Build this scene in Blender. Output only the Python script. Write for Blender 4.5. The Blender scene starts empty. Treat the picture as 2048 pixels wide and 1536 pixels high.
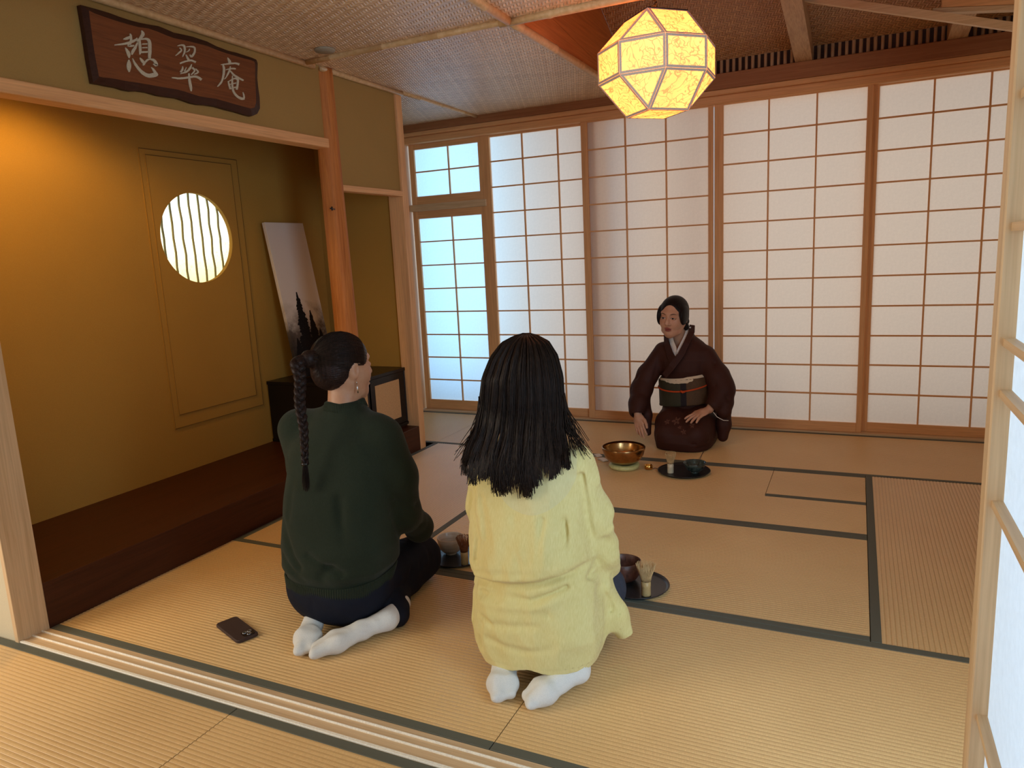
import bpy, bmesh, math, random
import numpy as np
from mathutils import Vector, Matrix, Euler
random.seed(7); RNG = np.random.RandomState(7)
R = math.radians; PI = math.pi
SC = bpy.context.scene; COL = SC.collection
M = .955; B = .036                     # tatami half mat and cloth border (metres)

# ---------------------------------------------------------------- camera
CAM = Vector((2.7844, -1.5609, 1.3370))
def cam_axes():
    y, p, r = 0.44748, -0.17606, -0.0490
    fw = Vector((-math.sin(y)*math.cos(p), math.cos(y)*math.cos(p), math.sin(p)))
    rt = Vector((math.cos(y), math.sin(y), 0)); up = rt.cross(fw)
    return rt*math.cos(r)+up*math.sin(r), -rt*math.sin(r)+up*math.cos(r), fw
rt, up, fw = cam_axes()
cd = bpy.data.cameras.new('camera'); cam = bpy.data.objects.new('camera', cd); COL.objects.link(cam)
mw = Matrix.Identity(4)
for i in range(3):
    mw[i][0], mw[i][1], mw[i][2], mw[i][3] = rt[i], up[i], -fw[i], CAM[i]
cam.matrix_world = mw
cd.sensor_width = 36; cd.lens = 1447.1/2048*36; cd.clip_start = .05
SC.camera = cam

# ---------------------------------------------------------------- light and exposure
SC.view_settings.view_transform = 'Standard'; SC.view_settings.look = 'None'
SC.view_settings.exposure = 0.44; SC.view_settings.gamma = 1.0; SC.view_settings.use_curve_mapping = False
w = bpy.data.worlds.new('sky'); SC.world = w; w.use_nodes = True
bg = w.node_tree.nodes['Background']; bg.inputs[0].default_value = (.86, .92, 1.0, 1); bg.inputs[1].default_value = .32
SC.cycles.use_denoising = True; SC.cycles.max_bounces = 8; SC.cycles.diffuse_bounces = 5
SC.cycles.transmission_bounces = 6; SC.cycles.caustics_reflective = False; SC.cycles.caustics_refractive = False
SC.cycles.sample_clamp_indirect = 4.0
def area(name, loc, rot, sx, sy, power, col, spread=180):
    l = bpy.data.lights.new(name, 'AREA'); l.shape = 'RECTANGLE'; l.size = sx; l.size_y = sy
    l.energy = power; l.color = col; l.spread = R(spread)
    o = bpy.data.objects.new(name, l); COL.objects.link(o); o.location = loc; o.rotation_euler = rot
    return o
# daylight outside the far shoji: shaded garden side on the right, open sky on the left
area('daylight_far', (1.9, 4.75, 1.4), (R(-90), 0, 0), 4.6, 2.6, 21, (1.0, .82, .64))
area('skylight_left', (-.37, 4.45, 1.5), (R(-90), 0, 0), .80, 2.6, 22, (.20, .60, 1.0))
# window wall of the front room, behind and to the left of the camera
area('daylight_front', (-1.25, -2.05, 1.45), (-Vector((.80, .62, -.10))).to_track_quat('Z', 'Y').to_euler(), 1.7, 1.7, 52, (1.0, .88, .70))
area('daylight_right', (4.3, -1.6, 1.5), (R(90), 0, R(90)), 2.4, 2.4, 105, (.55, .78, 1.0))
# recessed downlight hidden behind the alcove lintel
sl = bpy.data.lights.new('alcove_downlight', 'SPOT'); sl.energy = 27; sl.color = (1.0, .60, .15)
sl.spot_size = R(128); sl.spot_blend = .55; sl.shadow_soft_size = .04
so = bpy.data.objects.new('alcove_downlight', sl); COL.objects.link(so); so.location = (-.20, .42, 2.30); so.rotation_euler = (R(8), R(10), 0)

# ---------------------------------------------------------------- materials
class NT:
    def __init__(s, name):
        s.m = bpy.data.materials.new(name); s.m.use_nodes = True; s.t = s.m.node_tree
        s.b = s.t.nodes['Principled BSDF']; s.out = s.t.nodes['Material Output']
    def n(s, typ, **kw):
        nd = s.t.nodes.new(typ)
        for k, v in kw.items():
            if k.startswith('i_'):
                key = k[2:]; key = int(key) if key.isdigit() else key.replace('_', ' ')
                s.set(nd.inputs[key], v)
            else: setattr(nd, k, v)
        return nd
    def set(s, inp, v):
        if isinstance(v, bpy.types.NodeSocket): s.t.links.new(v, inp)
        else: inp.default_value = v
    def math(s, op, a, b=None, c=None):
        nd = s.t.nodes.new('ShaderNodeMath'); nd.operation = op; s.set(nd.inputs[0], a)
        if b is not None: s.set(nd.inputs[1], b)
        if c is not None: s.set(nd.inputs[2], c)
        return nd.outputs[0]
    def coord(s, scale=(1, 1, 1), kind='Object', rot=(0, 0, 0)):
        tc = s.n('ShaderNodeTexCoord'); mp = s.n('ShaderNodeMapping')
        s.t.links.new(tc.outputs[kind], mp.inputs[0]); mp.inputs['Scale'].default_value = scale; mp.inputs['Rotation'].default_value = rot
        return mp.outputs[0]
    def noise(s, vec, scale, detail=3, rough=.5, dist=0):
        nd = s.n('ShaderNodeTexNoise'); s.t.links.new(vec, nd.inputs['Vector'])
        nd.inputs['Scale'].default_value = scale; nd.inputs['Detail'].default_value = detail
        nd.inputs['Roughness'].default_value = rough; nd.inputs['Distortion'].default_value = dist
        return nd.outputs['Fac']
    def ramp(s, fac, stops):
        nd = s.n('ShaderNodeValToRGB'); s.t.links.new(fac, nd.inputs[0]); e = nd.color_ramp.elements
        while len(e) < len(stops): e.new(.5)
        for el, (p, c) in zip(e, stops): el.position = p; el.color = (*c, 1) if len(c) == 3 else c
        return nd.outputs[0]
    def mix(s, f, a, b, typ='MIX'):
        nd = s.n('ShaderNodeMixRGB', blend_type=typ)
        for i, v in enumerate((f, a, b)):
            if isinstance(v, tuple) and len(v) == 3: v = (*v, 1)
            s.set(nd.inputs[i], v)
        return nd.outputs[0]
    def bump(s, h, strength=.3, dist=.01, nrm=None):
        nd = s.n('ShaderNodeBump'); s.t.links.new(h, nd.inputs['Height']); nd.inputs['Strength'].default_value = strength
        nd.inputs['Distance'].default_value = dist
        if nrm: s.t.links.new(nrm, nd.inputs['Normal'])
        s.t.links.new(nd.outputs[0], s.b.inputs['Normal']); return nd.outputs[0]
    def fin(s, col=None, rough=.6, spec=.3, **kw):
        if col is not None:
            if isinstance(col, tuple): col = (*col, 1) if len(col) == 3 else col
            s.set(s.b.inputs['Base Color'], col)
        s.set(s.b.inputs['Roughness'], rough); s.b.inputs['Specular IOR Level'].default_value = spec
        for k, v in kw.items(): s.set(s.b.inputs[k.replace('_', ' ')], v)
        return s.m

def wood(name, c1, c2, axis='X', rough=.55, fine=1.0, spec=.3, bump=.12, knots=0.0):
    t = NT(name); sc = {'X': (.9, 14, 14), 'Y': (14, .9, 14), 'Z': (14, 14, .9)}[axis]
    v = t.coord(tuple(a*fine for a in sc)); f = t.noise(v, 1.6, 5, .62, .6)
    sc2 = {'X': (3, 160, 160), 'Y': (160, 3, 160), 'Z': (160, 160, 3)}[axis]
    g = t.noise(t.coord(sc2), 1.0, 3, .6)
    col = t.ramp(f, [(.30, c2), (.52, c1), (.72, tuple(a*.88 for a in c2))])
    col = t.mix(.35, col, t.ramp(g, [(.3, tuple(a*.62 for a in c2)), (.7, tuple(min(1, a*1.12) for a in c1))]))
    if knots:
        sk = {'X': (1.1, 5, 5), 'Y': (5, 1.1, 5), 'Z': (5, 5, 1.1)}[axis]
        vo = t.n('ShaderNodeTexVoronoi'); t.t.links.new(t.coord(sk), vo.inputs[0]); vo.inputs['Scale'].default_value = .8
        kf = t.ramp(vo.outputs['Distance'], [(.0, (knots,)*3), (.09, (0, 0, 0))])
        col = t.mix(kf, col, tuple(a*.25 for a in c2))
    t.bump(g, bump, .002)
    return t.fin(col, rough, spec)

WOODC = ((.80, .44, .20), (.66, .335, .14))
MAT = {}
for ax in 'XYZ':
    MAT['wood'+ax] = wood('cedar_'+ax, *WOODC, axis=ax)
    MAT['pale'+ax] = wood('pale_cypress_'+ax, (.70, .50, .30), (.60, .39, .21), axis=ax, rough=.5)
    MAT['dark'+ax] = wood('dark_lacquered_board_'+ax, (.070, .018, .006), (.036, .009, .003), axis=ax, rough=.45, spec=.25, bump=.03)
MAT['beam'] = wood('red_cedar_beam', (.36, .155, .065), (.27, .105, .04), axis='X', knots=.8)
MAT['fascia'] = wood('orange_cedar_plank', (.62, .24, .07), (.48, .16, .045), axis='Y')
MAT['rafter'] = wood('rough_rafter', (.56, .36, .20), (.36, .20, .10), axis='Y', fine=1.6, bump=.5)
MAT['post'] = wood('natural_alcove_post', (.56, .21, .055), (.38, .115, .028), axis='Z', rough=.6, fine=1.6, spec=.2, bump=.3)
MAT['signwood'] = wood('old_sign_board', (.20, .065, .020), (.12, .036, .012), axis='Y', fine=2.2, bump=.4)
MAT['signedge'] = wood('sign_bark_edge', (.055, .018, .009), (.035, .011, .006), axis='Y', fine=2)

def plaster(name, c, rough=.9):
    t = NT(name); f = t.noise(t.coord(), 3.0, 6, .6); g = t.noise(t.coord(), 420, 2, .6)
    t.bump(g, .25, .002)
    return t.fin(t.mix(.5, t.ramp(f, [(.3, tuple(a*.9 for a in c)), (.7, c)]), t.ramp(g, [(.3, tuple(a*.85 for a in c)), (.7, tuple(min(1, a*1.08) for a in c))])), rough, .15)
MAT['plaster'] = plaster('ochre_clay_plaster', (.38, .235, .075))
MAT['plaster_toko'] = plaster('alcove_clay_plaster', (.42, .225, .045))
MAT['plaster_pale'] = plaster('pale_sand_plaster', (.62, .55, .40))

def tatami_mat(name, axis, tint=1.0):
    t = NT(name); sc = (60, 900, 60) if axis == 'X' else (900, 60, 60)
    sc = (700, 70, 50) if axis == 'X' else (70, 700, 50)
    g = t.noise(t.coord(sc), 1, 2, .6); f = t.noise(t.coord(), 1.7, 4, .55)
    c1, c2 = (.80*tint, .53*tint, .245*tint), (.70*tint, .44*tint, .19*tint)
    col = t.mix(.5, t.ramp(f, [(.35, c2), (.65, c1)]), t.ramp(g, [(.3, tuple(a*.78 for a in c2)), (.7, tuple(a*1.1 for a in c1))]))
    # ribs: darker cord line between the ridges of the weave
    sp = t.n('ShaderNodeSeparateXYZ'); t.t.links.new(t.coord(kind='Object'), sp.inputs[0])
    u = t.math('FRACT', t.math('MULTIPLY', sp.outputs[1 if axis == 'X' else 0], 60/M))
    d = t.math('ABSOLUTE', t.math('SUBTRACT', u, .5))
    line = t.math('GREATER_THAN', d, .40)
    col = t.mix(t.math('MULTIPLY', line, .33), col, (.40*tint, .22*tint, .08*tint))
    t.bump(g, .12, .0015)
    return t.fin(col, .40, .5)
MAT['tatX'] = tatami_mat('tatami_rush_x', 'X'); MAT['tatY'] = tatami_mat('tatami_rush_y', 'Y')
def cloth_border():
    t = NT('tatami_border_cloth'); v = t.coord(); g = t.noise(v, 900, 2, .5)
    t.bump(g, .2, .001)
    return t.fin(t.ramp(g, [(.3, (.095, .096, .072)), (.7, (.145, .143, .112))]), .75, .2)
MAT['heri'] = cloth_border()

def weave(name, c1, c2, w=.016, perm=(0, 1)):
    t = NT(name); sp = t.n('ShaderNodeSeparateXYZ'); t.t.links.new(t.coord(kind='Object'), sp.inputs[0])
    u = t.math('MULTIPLY', sp.outputs[perm[0]], 1/w); v = t.math('MULTIPLY', sp.outputs[perm[1]], 1/w)
    # turn the weave by 45 degrees
    a = t.math('ADD', t.math('MULTIPLY', u, .9397), t.math('MULTIPLY', v, .342)); b = t.math('SUBTRACT', t.math('MULTIPLY', v, .9397), t.math('MULTIPLY', u, .342))
    i = t.math('FLOOR', a); j = t.math('FLOOR', b); fa = t.math('FRACT', a); fb = t.math('FRACT', b)
    over = t.math('LESS_THAN', t.math('FLOORED_MODULO', t.math('ADD', i, j), 4.0), 1.99)
    def hump(f): return t.math('SUBTRACT', 1.0, t.math('POWER', t.math('ABSOLUTE', t.math('SUBTRACT', t.math('MULTIPLY', f, 2.0), 1.0)), 3.0))
    h = t.math('ADD', t.math('MULTIPLY', over, hump(fb)), t.math('MULTIPLY', t.math('SUBTRACT', 1.0, over), hump(fa)))
    sel = t.math('ADD', t.math('MULTIPLY', over, j), t.math('MULTIPLY', t.math('SUBTRACT', 1.0, over), t.math('ADD', i, 77.3)))
    wn = t.n('ShaderNodeTexWhiteNoise', noise_dimensions='1D'); t.t.links.new(sel, wn.inputs['W'])
    col = t.mix(wn.outputs[0], c2, c1)
    col = t.mix(t.math('MULTIPLY', t.math('LESS_THAN', h, .35), .5), col, tuple(x*.3 for x in c2))
    col = t.mix(.25, col, t.ramp(t.noise(t.coord(), 2.2, 3), [(.3, c2), (.7, c1)]))
    t.bump(h, .9, .004)
    return t.fin(col, .36, .9)
MAT['weave'] = weave('woven_bamboo_ceiling', (.92, .68, .44), (.58, .38, .21))
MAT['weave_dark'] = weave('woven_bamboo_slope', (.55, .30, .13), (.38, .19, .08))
def bamboo():
    t = NT('split_bamboo'); g = t.noise(t.coord((40, 40, 40)), 1, 3, .6)
    return t.fin(t.ramp(g, [(.3, (.52, .32, .14)), (.7, (.68, .46, .24))]), .38, .4)
MAT['bamboo'] = bamboo()
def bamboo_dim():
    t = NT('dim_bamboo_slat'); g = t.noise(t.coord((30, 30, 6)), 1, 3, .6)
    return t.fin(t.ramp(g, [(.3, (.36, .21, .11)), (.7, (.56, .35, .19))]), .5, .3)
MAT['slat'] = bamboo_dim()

def paper(name, c, trans=.55):
    t = NT(name); f = t.noise(t.coord((1, 1, 1)), 60, 4, .7)
    col = t.ramp(f, [(.3, tuple(a*.93 for a in c)), (.7, c)])
    d = t.n('ShaderNodeBsdfDiffuse'); t.t.links.new(col, d.inputs[0])
    tr = t.n('ShaderNodeBsdfTranslucent'); t.t.links.new(col, tr.inputs[0])
    mx = t.n('ShaderNodeMixShader'); mx.inputs[0].default_value = trans
    t.t.links.new(d.outputs[0], mx.inputs[1]); t.t.links.new(tr.outputs[0], mx.inputs[2]); t.t.links.new(mx.outputs[0], t.out.inputs[0])
    return t.m
MAT['paper'] = paper('shoji_paper', (.88, .82, .74)); MAT['paper2'] = paper('shoji_paper_white', (.84, .86, .88))

def simple(name, c, rough=.5, spec=.4, metal=0., bump=0, bs=200, var=.12, **kw):
    t = NT(name); f = t.noise(t.coord(), bs, 3, .55)
    if bump: t.bump(f, bump, .002)
    m = t.fin(t.ramp(f, [(.3, tuple(a*(1-var) for a in c)), (.7, tuple(min(1, a*(1+var)) for a in c))]), rough, spec, Metallic=metal, **kw)
    return m
MAT['iron'] = simple('black_iron', (.012, .012, .012), .4)
MAT['ivory'] = simple('sign_inlay_ivory', (.50, .46, .34), .7, .2)
MAT['black'] = simple('black_lacquer', (.006, .005, .006), .32, .4)
MAT['tray'] = simple('matte_black_tray', (.010, .010, .011), .38, .5)
MAT['white'] = simple('white_paint', (.78, .77, .74), .6)

def lantern_paper():
    t = NT('lantern_fibre_paper'); v = t.coord((1, 1, 1)); n1 = t.n('ShaderNodeTexNoise'); t.t.links.new(v, n1.inputs[0]); n1.inputs['Scale'].default_value = 9; n1.inputs['Detail'].default_value = 2
    wv = t.mix(.16, v, n1.outputs['Color'])
    vo = t.n('ShaderNodeTexVoronoi', feature='DISTANCE_TO_EDGE'); t.t.links.new(wv, vo.inputs[0]); vo.inputs['Scale'].default_value = 17
    vo2 = t.n('ShaderNodeTexVoronoi', feature='DISTANCE_TO_EDGE'); t.t.links.new(wv, vo2.inputs[0]); vo2.inputs['Scale'].default_value = 34
    br = t.noise(v, 22, 2, .5)
    l1 = t.math('MULTIPLY', t.math('LESS_THAN', vo.outputs[0], .030), t.math('GREATER_THAN', br, .44))
    l2 = t.math('MULTIPLY', t.math('LESS_THAN', vo2.outputs[0], .035), t.math('LESS_THAN', br, .55))
    fib = t.math('MINIMUM', t.math('ADD', l1, l2), 1.0)
    base = t.ramp(t.noise(v, 5, 3), [(.3, (1.0, .185, .026)), (.7, (1.0, .245, .042))])
    col = t.mix(t.math('MULTIPLY', fib, .8), base, (.30, .07, .004))
    em = t.n('ShaderNodeEmission'); t.t.links.new(col, em.inputs[0]); em.inputs[1].default_value = 2.9
    df = t.n('ShaderNodeBsdfDiffuse'); df.inputs[0].default_value = (.5, .42, .3, 1)
    ad = t.n('ShaderNodeAddShader'); t.t.links.new(em.outputs[0], ad.inputs[0]); t.t.links.new(df.outputs[0], ad.inputs[1]); t.t.links.new(ad.outputs[0], t.out.inputs[0])
    return t.m
MAT['lantern'] = lantern_paper()
MAT['lantern_tape'] = simple('lantern_edge_paper', (.66, .56, .47), .8, .1)

# ---------------------------------------------------------------- object helpers
def link(o, parent=None):
    COL.objects.link(o)
    if parent is not None: o.parent = parent
    return o
def mesh_obj(name, verts, faces, mat, parent=None, smooth=False, mats=None, fm=None):
    me = bpy.data.meshes.new(name); me.from_pydata([tuple(map(float, v)) for v in verts], [], [tuple(f) for f in faces]); me.update()
    if mats: [me.materials.append(m) for m in mats]
    elif mat: me.materials.append(mat)
    if fm is not None: me.polygons.foreach_set('material_index', fm)
    if smooth: me.polygons.foreach_set('use_smooth', [True]*len(me.polygons))
    return link(bpy.data.objects.new(name, me), parent)
def bm_obj(name, bm, mat, parent=None, smooth=False):
    me = bpy.data.meshes.new(name); bm.to_mesh(me); bm.free(); me.materials.append(mat)
    if smooth: me.polygons.foreach_set('use_smooth', [True]*len(me.polygons))
    return link(bpy.data.objects.new(name, me), parent)
def box(name, lo, hi, mat, parent=None, bev=0.0, rot=None):
    bm = bmesh.new(); c = [(a+b)/2 for a, b in zip(lo, hi)]; s = [abs(b-a) for a, b in zip(lo, hi)]
    bmesh.ops.create_cube(bm, size=1); bmesh.ops.scale(bm, vec=s, verts=bm.verts)
    if bev: bmesh.ops.bevel(bm, geom=bm.edges[:], offset=bev, segments=1, affect='EDGES', profile=.5)
    o = bm_obj(name, bm, mat, parent); o.location = c
    if rot: o.rotation_euler = rot
    return o
def tag(o, label=None, cat=None, group=None, kind=None):
    if label: o['label'] = label
    if cat: o['category'] = cat
    if group: o['group'] = group
    if kind: o['kind'] = kind
    return o
def empty(name, loc, rz=0, parent=None):
    o = bpy.data.objects.new(name, None); o.empty_display_size = .1; link(o, parent); o.location = loc; o.rotation_euler = (0, 0, rz); return o
def struct(o): o['kind'] = 'structure'; return o
def inst(src, name, loc, parent, rot=None, scale=None):
    o = bpy.data.objects.new(name, src.data); link(o, parent); o.location = loc
    if rot: o.rotation_euler = rot
    if scale: o.scale = scale
    return o
def loft(rings, closed=True, cap=True):
    n = len(rings[0]); v = [p for r in rings for p in r]; f = []
    for i in range(len(rings)-1):
        for j in range(n if closed else n-1):
            a, b = i*n+j, i*n+(j+1) % n; f.append((a, b, b+n, a+n))
    if cap: f.append(tuple(range(n))[::-1]); f.append(tuple(range((len(rings)-1)*n, len(rings)*n)))
    return v, f
def lathe(name, prof, mat, parent=None, n=48, loc=(0, 0, 0), wob=0.0, seed=0):
    """prof: list of (r,z); closed solid of revolution"""
    rs = np.random.RandomState(seed); ph = rs.rand(3)*6.28
    rings = []
    for r, z in prof:
        ring = []
        for k in range(n):
            a = 2*PI*k/n; q = 1+wob*(math.sin(2*a+ph[0])*.5+math.sin(3*a+ph[1]+z*20)*.5)
            ring.append((r*q*math.cos(a), r*q*math.sin(a), z+(wob*.5*r*math.sin(2*a+ph[2]))))
        rings.append(ring)
    v, f = loft(rings)
    o = mesh_obj(name, v, f, mat, parent, smooth=True); o.location = loc
    return o
def frame_of(t):
    t = Vector(t).normalized(); a = Vector((0, 0, 1)) if abs(t.z) < .9 else Vector((1, 0, 0))
    u = t.cross(a).normalized(); return u, t.cross(u).normalized()
def tube_geo(pts, rad, n=6):
    pts = [Vector(p) for p in pts]; rings = []
    for i, p in enumerate(pts):
        t = pts[min(i+1, len(pts)-1)]-pts[max(i-1, 0)]; u, w_ = frame_of(t)
        r = rad[i] if hasattr(rad, '__len__') else rad
        rings.append([p+(u*math.cos(2*PI*k/n)+w_*math.sin(2*PI*k/n))*r for k in range(n)])
    return loft(rings)
def tubes(name, list_pts, rads, mat, parent=None, n=5, smooth=True):
    V, F = [], []
    for pts, r in zip(list_pts, rads):
        v, f = tube_geo(pts, r, n); o = len(V); V += v; F += [tuple(i+o for i in q) for q in f]
    return mesh_obj(name, V, F, mat, parent, smooth)

# ================================================================ THE ROOM
floor = struct(box('floor', (-1.3, -3.3, -.14), (4.4, 4.4, -.056), MAT['darkX']))
def child_of_floor(o):
    o.parent = floor; o.matrix_parent_inverse = Matrix.Translation(-Vector(floor.location)); return o

NR = 60
def rib_geo(w_, l_, axis, V, F, ox, oy):
    """ribbed rush surface: w_ across the ribs, l_ along them"""
    n = max(1, round(w_/(M/NR))); pitch = w_/n
    prof = []
    for i in range(n):
        for q, h in ((0.0, -.0011), (.14, 0.0002), (.5, .0009), (.86, 0.0002)):
            prof.append((i*pitch+q*pitch, h))
    prof.append((w_, -.0011))
    b = len(V)
    for u, h in prof:
        for l in (0, l_):
            V.append((ox+l, oy+u, h) if axis == 'X' else (ox+u, oy+l, h))
    for i in range(len(prof)-1):
        a = b+2*i; q = (a, a+1, a+3, a+2); F.append(q if axis == 'X' else q[::-1])
def tatami(x0, x1, y0, y1, axis, heri, name='tatami_mat', parts=None):
    g = .0012; X0, X1, Y0, Y1 = x0+g, x1-g, y0+g, y1-g
    V, F = [], []
    for (a, b, c, d) in (parts or [(X0, X1, Y0, Y1)]):
        rib_geo((d-c) if axis == 'X' else (b-a), (b-a) if axis == 'X' else (d-c), axis, V, F, a-x0, c-y0)
        k = len(V)
        for z in (-.0013, -.055):
            V += [(a-x0, c-y0, z), (b-x0, c-y0, z), (b-x0, d-y0, z), (a-x0, d-y0, z)]
        F += [(k, k+4, k+5, k+1), (k+1, k+5, k+6, k+2), (k+2, k+6, k+7, k+3), (k+3, k+7, k+4, k), (k+4, k+7, k+6, k+5)]
    o = mesh_obj(name, V, F, MAT['tat'+axis]); o.location = (x0, y0, 0); child_of_floor(o)
    for (a, b, c, d) in heri:
        h = box('border_cloth', (a-x0+g, c-y0+g, -.0535), (b-x0-g, d-y0-g, .0019), MAT['heri'], o, bev=.0012)
    return o
def bx(x0, x1, y0, y1, axis, extra=0):   # borders on the two long sides
    if axis == 'X': return [(x0, x1, y0, y0+B), (x0, x1, y1-B, y1)]
    return [(x0, x0+B, y0, y1), (x1-B, x1, y0, y1)]
for x0, x1, y0, y1, ax in ((0, 2*M, 0, M, 'X'), (2*M, 4*M, 0, M, 'X'), (0, M, M, 3*M, 'Y'), (3*M, 4*M, M, 3*M, 'Y'), (M, 3*M, M, 2*M, 'X'),
                           (-M, 0, 3*M, 4*M, 'X'), (0, 2*M, 3*M, 4*M, 'X'), (2*M, 4*M, 3*M, 4*M, 'X')):
    tatami(x0, x1, y0, y1, ax, bx(x0, x1, y0, y1, ax))
RX, RY = 2.375, 2.376; g = .0012
tatami(M, 3*M, 2*M, 3*M, 'X', [(M, 3*M, 2*M, 2*M+B), (M, RX, 3*M-B, 3*M), (RX, 3*M, RY-.023, RY)],
       parts=[(M+g, RX-g, 2*M+g, 3*M-g), (RX-g, 3*M-g, 2*M+g, RY-g)])
o = tatami(RX, 3*M, RY, 3*M, 'X', [(RX, 3*M, RY, RY+.022), (RX, 3*M, 3*M-B, 3*M)], name='hearth_cover_mat')
o['label'] = 'small square tatami cover over the sunken hearth'
YF = -.1138
for x0, x1, y0, y1, ax in ((1.097-2*M, 1.097, YF-M, YF, 'X'), (1.097, 1.097+2*M, YF-M, YF, 'X'), (1.097-2*M, 1.097, YF-2*M, YF-M, 'X'), (1.097, 1.097+2*M, YF-2*M, YF-M, 'X')):
    tatami(x0, x1, y0, y1, ax, bx(x0, x1, y0, y1, ax))

# grooved sliding-door threshold
prof = [(YF, -.055), (YF, .0035), (YF+.004, .006), (YF+.013, .006), (YF+.014, .003), (YF+.0455, .0022), (YF+.046, .007), (YF+.050, .007), (YF+.051, .002), (YF+.0805, .0015), (YF+.081, .007), (YF+.085, .007), (YF+.086, .002), (-.0015, .001), (-.0015, -.055)]
v, f = loft([[(x, a, b) for a, b in prof] for x in (-.02, 3.9)]); struct(mesh_obj('trim_1', v, f, MAT['paleX']))
o = bpy.data.objects['trim_1']; o['label'] = 'pale grooved sliding door threshold'
MAT['edge_glint'] = simple('pale_edge_glint', (.92, .85, .74), .35, .5)
for a, b, z in ((YF-.0006, YF+.0105, .0065), (YF+.0455, YF+.0505, .0078), (YF+.0805, YF+.0855, .0078)): box('ridge_glint', (-.019, a, .001), (3.899, b, z), MAT['edge_glint'], o, .0008)  # pale strips paint in light glinting off the ridges and front edge

# left side: pillar, walls, alcove
struct(box('trim_2', (-.022, YF-.004, 0), (0, -.001, 2.44), MAT['paleZ'], bev=.0015))
struct(box('wall_front_left', (-1.6, YF+.004, -.05), (-.022, -.001, 2.5), MAT['plaster_pale']))
struct(box('wall_left', (-.12, 0, 2.048), (-.012, 1.955, 2.45), MAT['plaster']))
struct(box('wall_left_middle', (-.12, 2.03, 1.797), (-.012, 2.68, 2.45), MAT['plaster']))
struct(box('trim_3', (-.085, 0, 1.996), (.010, 1.945, 2.048), MAT['woodY'], bev=.003))      # alcove lintel
struct(box('trim_4', (-.06, 2.04, 1.762), (.006, 2.685, 1.797), MAT['woodY'], bev=.002))    # side alcove lintel
struct(box('trim_5', (-.115, 2.68, 0), (.004, 2.745, 2.45), MAT['woodZ'], bev=.003))        # end post
struct(box('trim_6', (-.10, 0, -.02), (.0, 1.95, .186), MAT['darkY'], bev=.002))            # alcove step
struct(box('trim_7', (-.10, 2.05, -.02), (.0, 2.68, .172), MAT['darkY'], bev=.002))
struct(box('alcove_floor', (-.79, 0, .10), (-.10, 2.70, .184), MAT['darkY']))
bpy.data.objects['alcove_floor'].name = 'floor_alcove'
struct(box('wall_alcove_side', (-.82, 2.70, -.05), (-.004, 2.742, 2.45), MAT['plaster_toko']))
struct(box('ceiling_alcove', (-.82, 0, 2.40), (-.12, 2.70, 2.45), MAT['plaster_toko']))

CY, CZ, CR = 1.583, 1.524, .258
def plate(name, x0, x1, y0, y1, z0, z1, mat, r=CR, n=96):
    an = sorted(set([2*PI*k/n for k in range(n)] + [math.atan2(z-CZ, y-CY) % (2*PI) for y in (y0, y1) for z in (z0, z1)]))
    V = []
    for a in an:
        c, s = math.cos(a), math.sin(a)
        t = min((y1-CY)/c if c > 1e-9 else 1e9, (y0-CY)/c if c < -1e-9 else 1e9, (z1-CZ)/s if s > 1e-9 else 1e9, (z0-CZ)/s if s < -1e-9 else 1e9)
        for x in (x0, x1):
            V += [(x, CY+r*c, CZ+r*s), (x, CY+t*c, CZ+t*s)]
    F = []; m = len(an)
    for i in range(m):
        a, b = 4*i, 4*((i+1) % m)
        F += [(a, a+1, b+1, b), (a+2, b+2, b+3, a+3), (a, b, b+2, a+2), (a+1, a+3, b+3, b+1)]
    return mesh_obj(name, V, F, mat)
struct(plate('wall_alcove_back', -.746, -.73, 0, 2.70, .18, 2.45, MAT['plaster_toko']))
# slab outlines of the plastered-over frame round the window
struct(plate('trim_8', -.7305, -.724, 1.258, 1.955, .445, 2.003, MAT['plaster_toko']))
struct(plate('trim_9', -.7245, -.7195, 1.292, 1.900, .52, 1.972, MAT['plaster_toko']))
MAT['groove'] = plaster('plaster_groove', (.14, .07, .02))
def grooves(par, x, y0, y1, z0, z1):
    for nm, a, b in (('groove_line', (y0, z1-.002), (y1, z1+.002)), ('groove_line', (y1-.0015, z0), (y1+.0015, z1)), ('groove_line', (y0, z0-.0015), (y1, z0+.0015)), ('groove_line', (y0-.0006, z0), (y0+.0006, z1))):
        o = box(nm, (x-.001, a[0], a[1]), (x+.0006, b[0], b[1]), MAT['groove']); o.parent = par
grooves(bpy.data.objects['trim_8'], -.7238, 1.262, 1.952, .448, 2.000); grooves(bpy.data.objects['trim_9'], -.7193, 1.296, 1.897, .523, 1.969)
# round window: paper, bamboo bars
win = struct(empty('window_1', (-.745, CY, CZ)))
m_ = NT('round_window_paper'); v_ = m_.coord(); fl = m_.noise(v_, 70, 3, .7, 1.2)
sp = m_.n('ShaderNodeSeparateXYZ'); m_.t.links.new(v_, sp.inputs[0])
hz = m_.ramp(m_.math('ADD', m_.math('MULTIPLY', sp.outputs[2], 2.0), .5), [(0, (.92, .86, .42)), (.45, (.93, .93, .72)), (1, (.80, .93, .92))])
col_ = m_.mix(m_.ramp(fl, [(.56, (0, 0, 0)), (.62, (.6, .6, .6))]), hz, (.45, .50, .28))
tr_ = m_.n('ShaderNodeBsdfTranslucent'); m_.t.links.new(col_, tr_.inputs[0]); m_.t.links.new(tr_.outputs[0], m_.out.inputs[0])
bm = bmesh.new(); bmesh.ops.create_circle(bm, cap_ends=True, segments=64, radius=.33); bmesh.ops.rotate(bm, verts=bm.verts, matrix=Matrix.Rotation(PI/2, 3, 'Y'))
pp = bm_obj('paper_pane', bm, m_.m, win); pp.location = (-.016, 0, 0)
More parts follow.
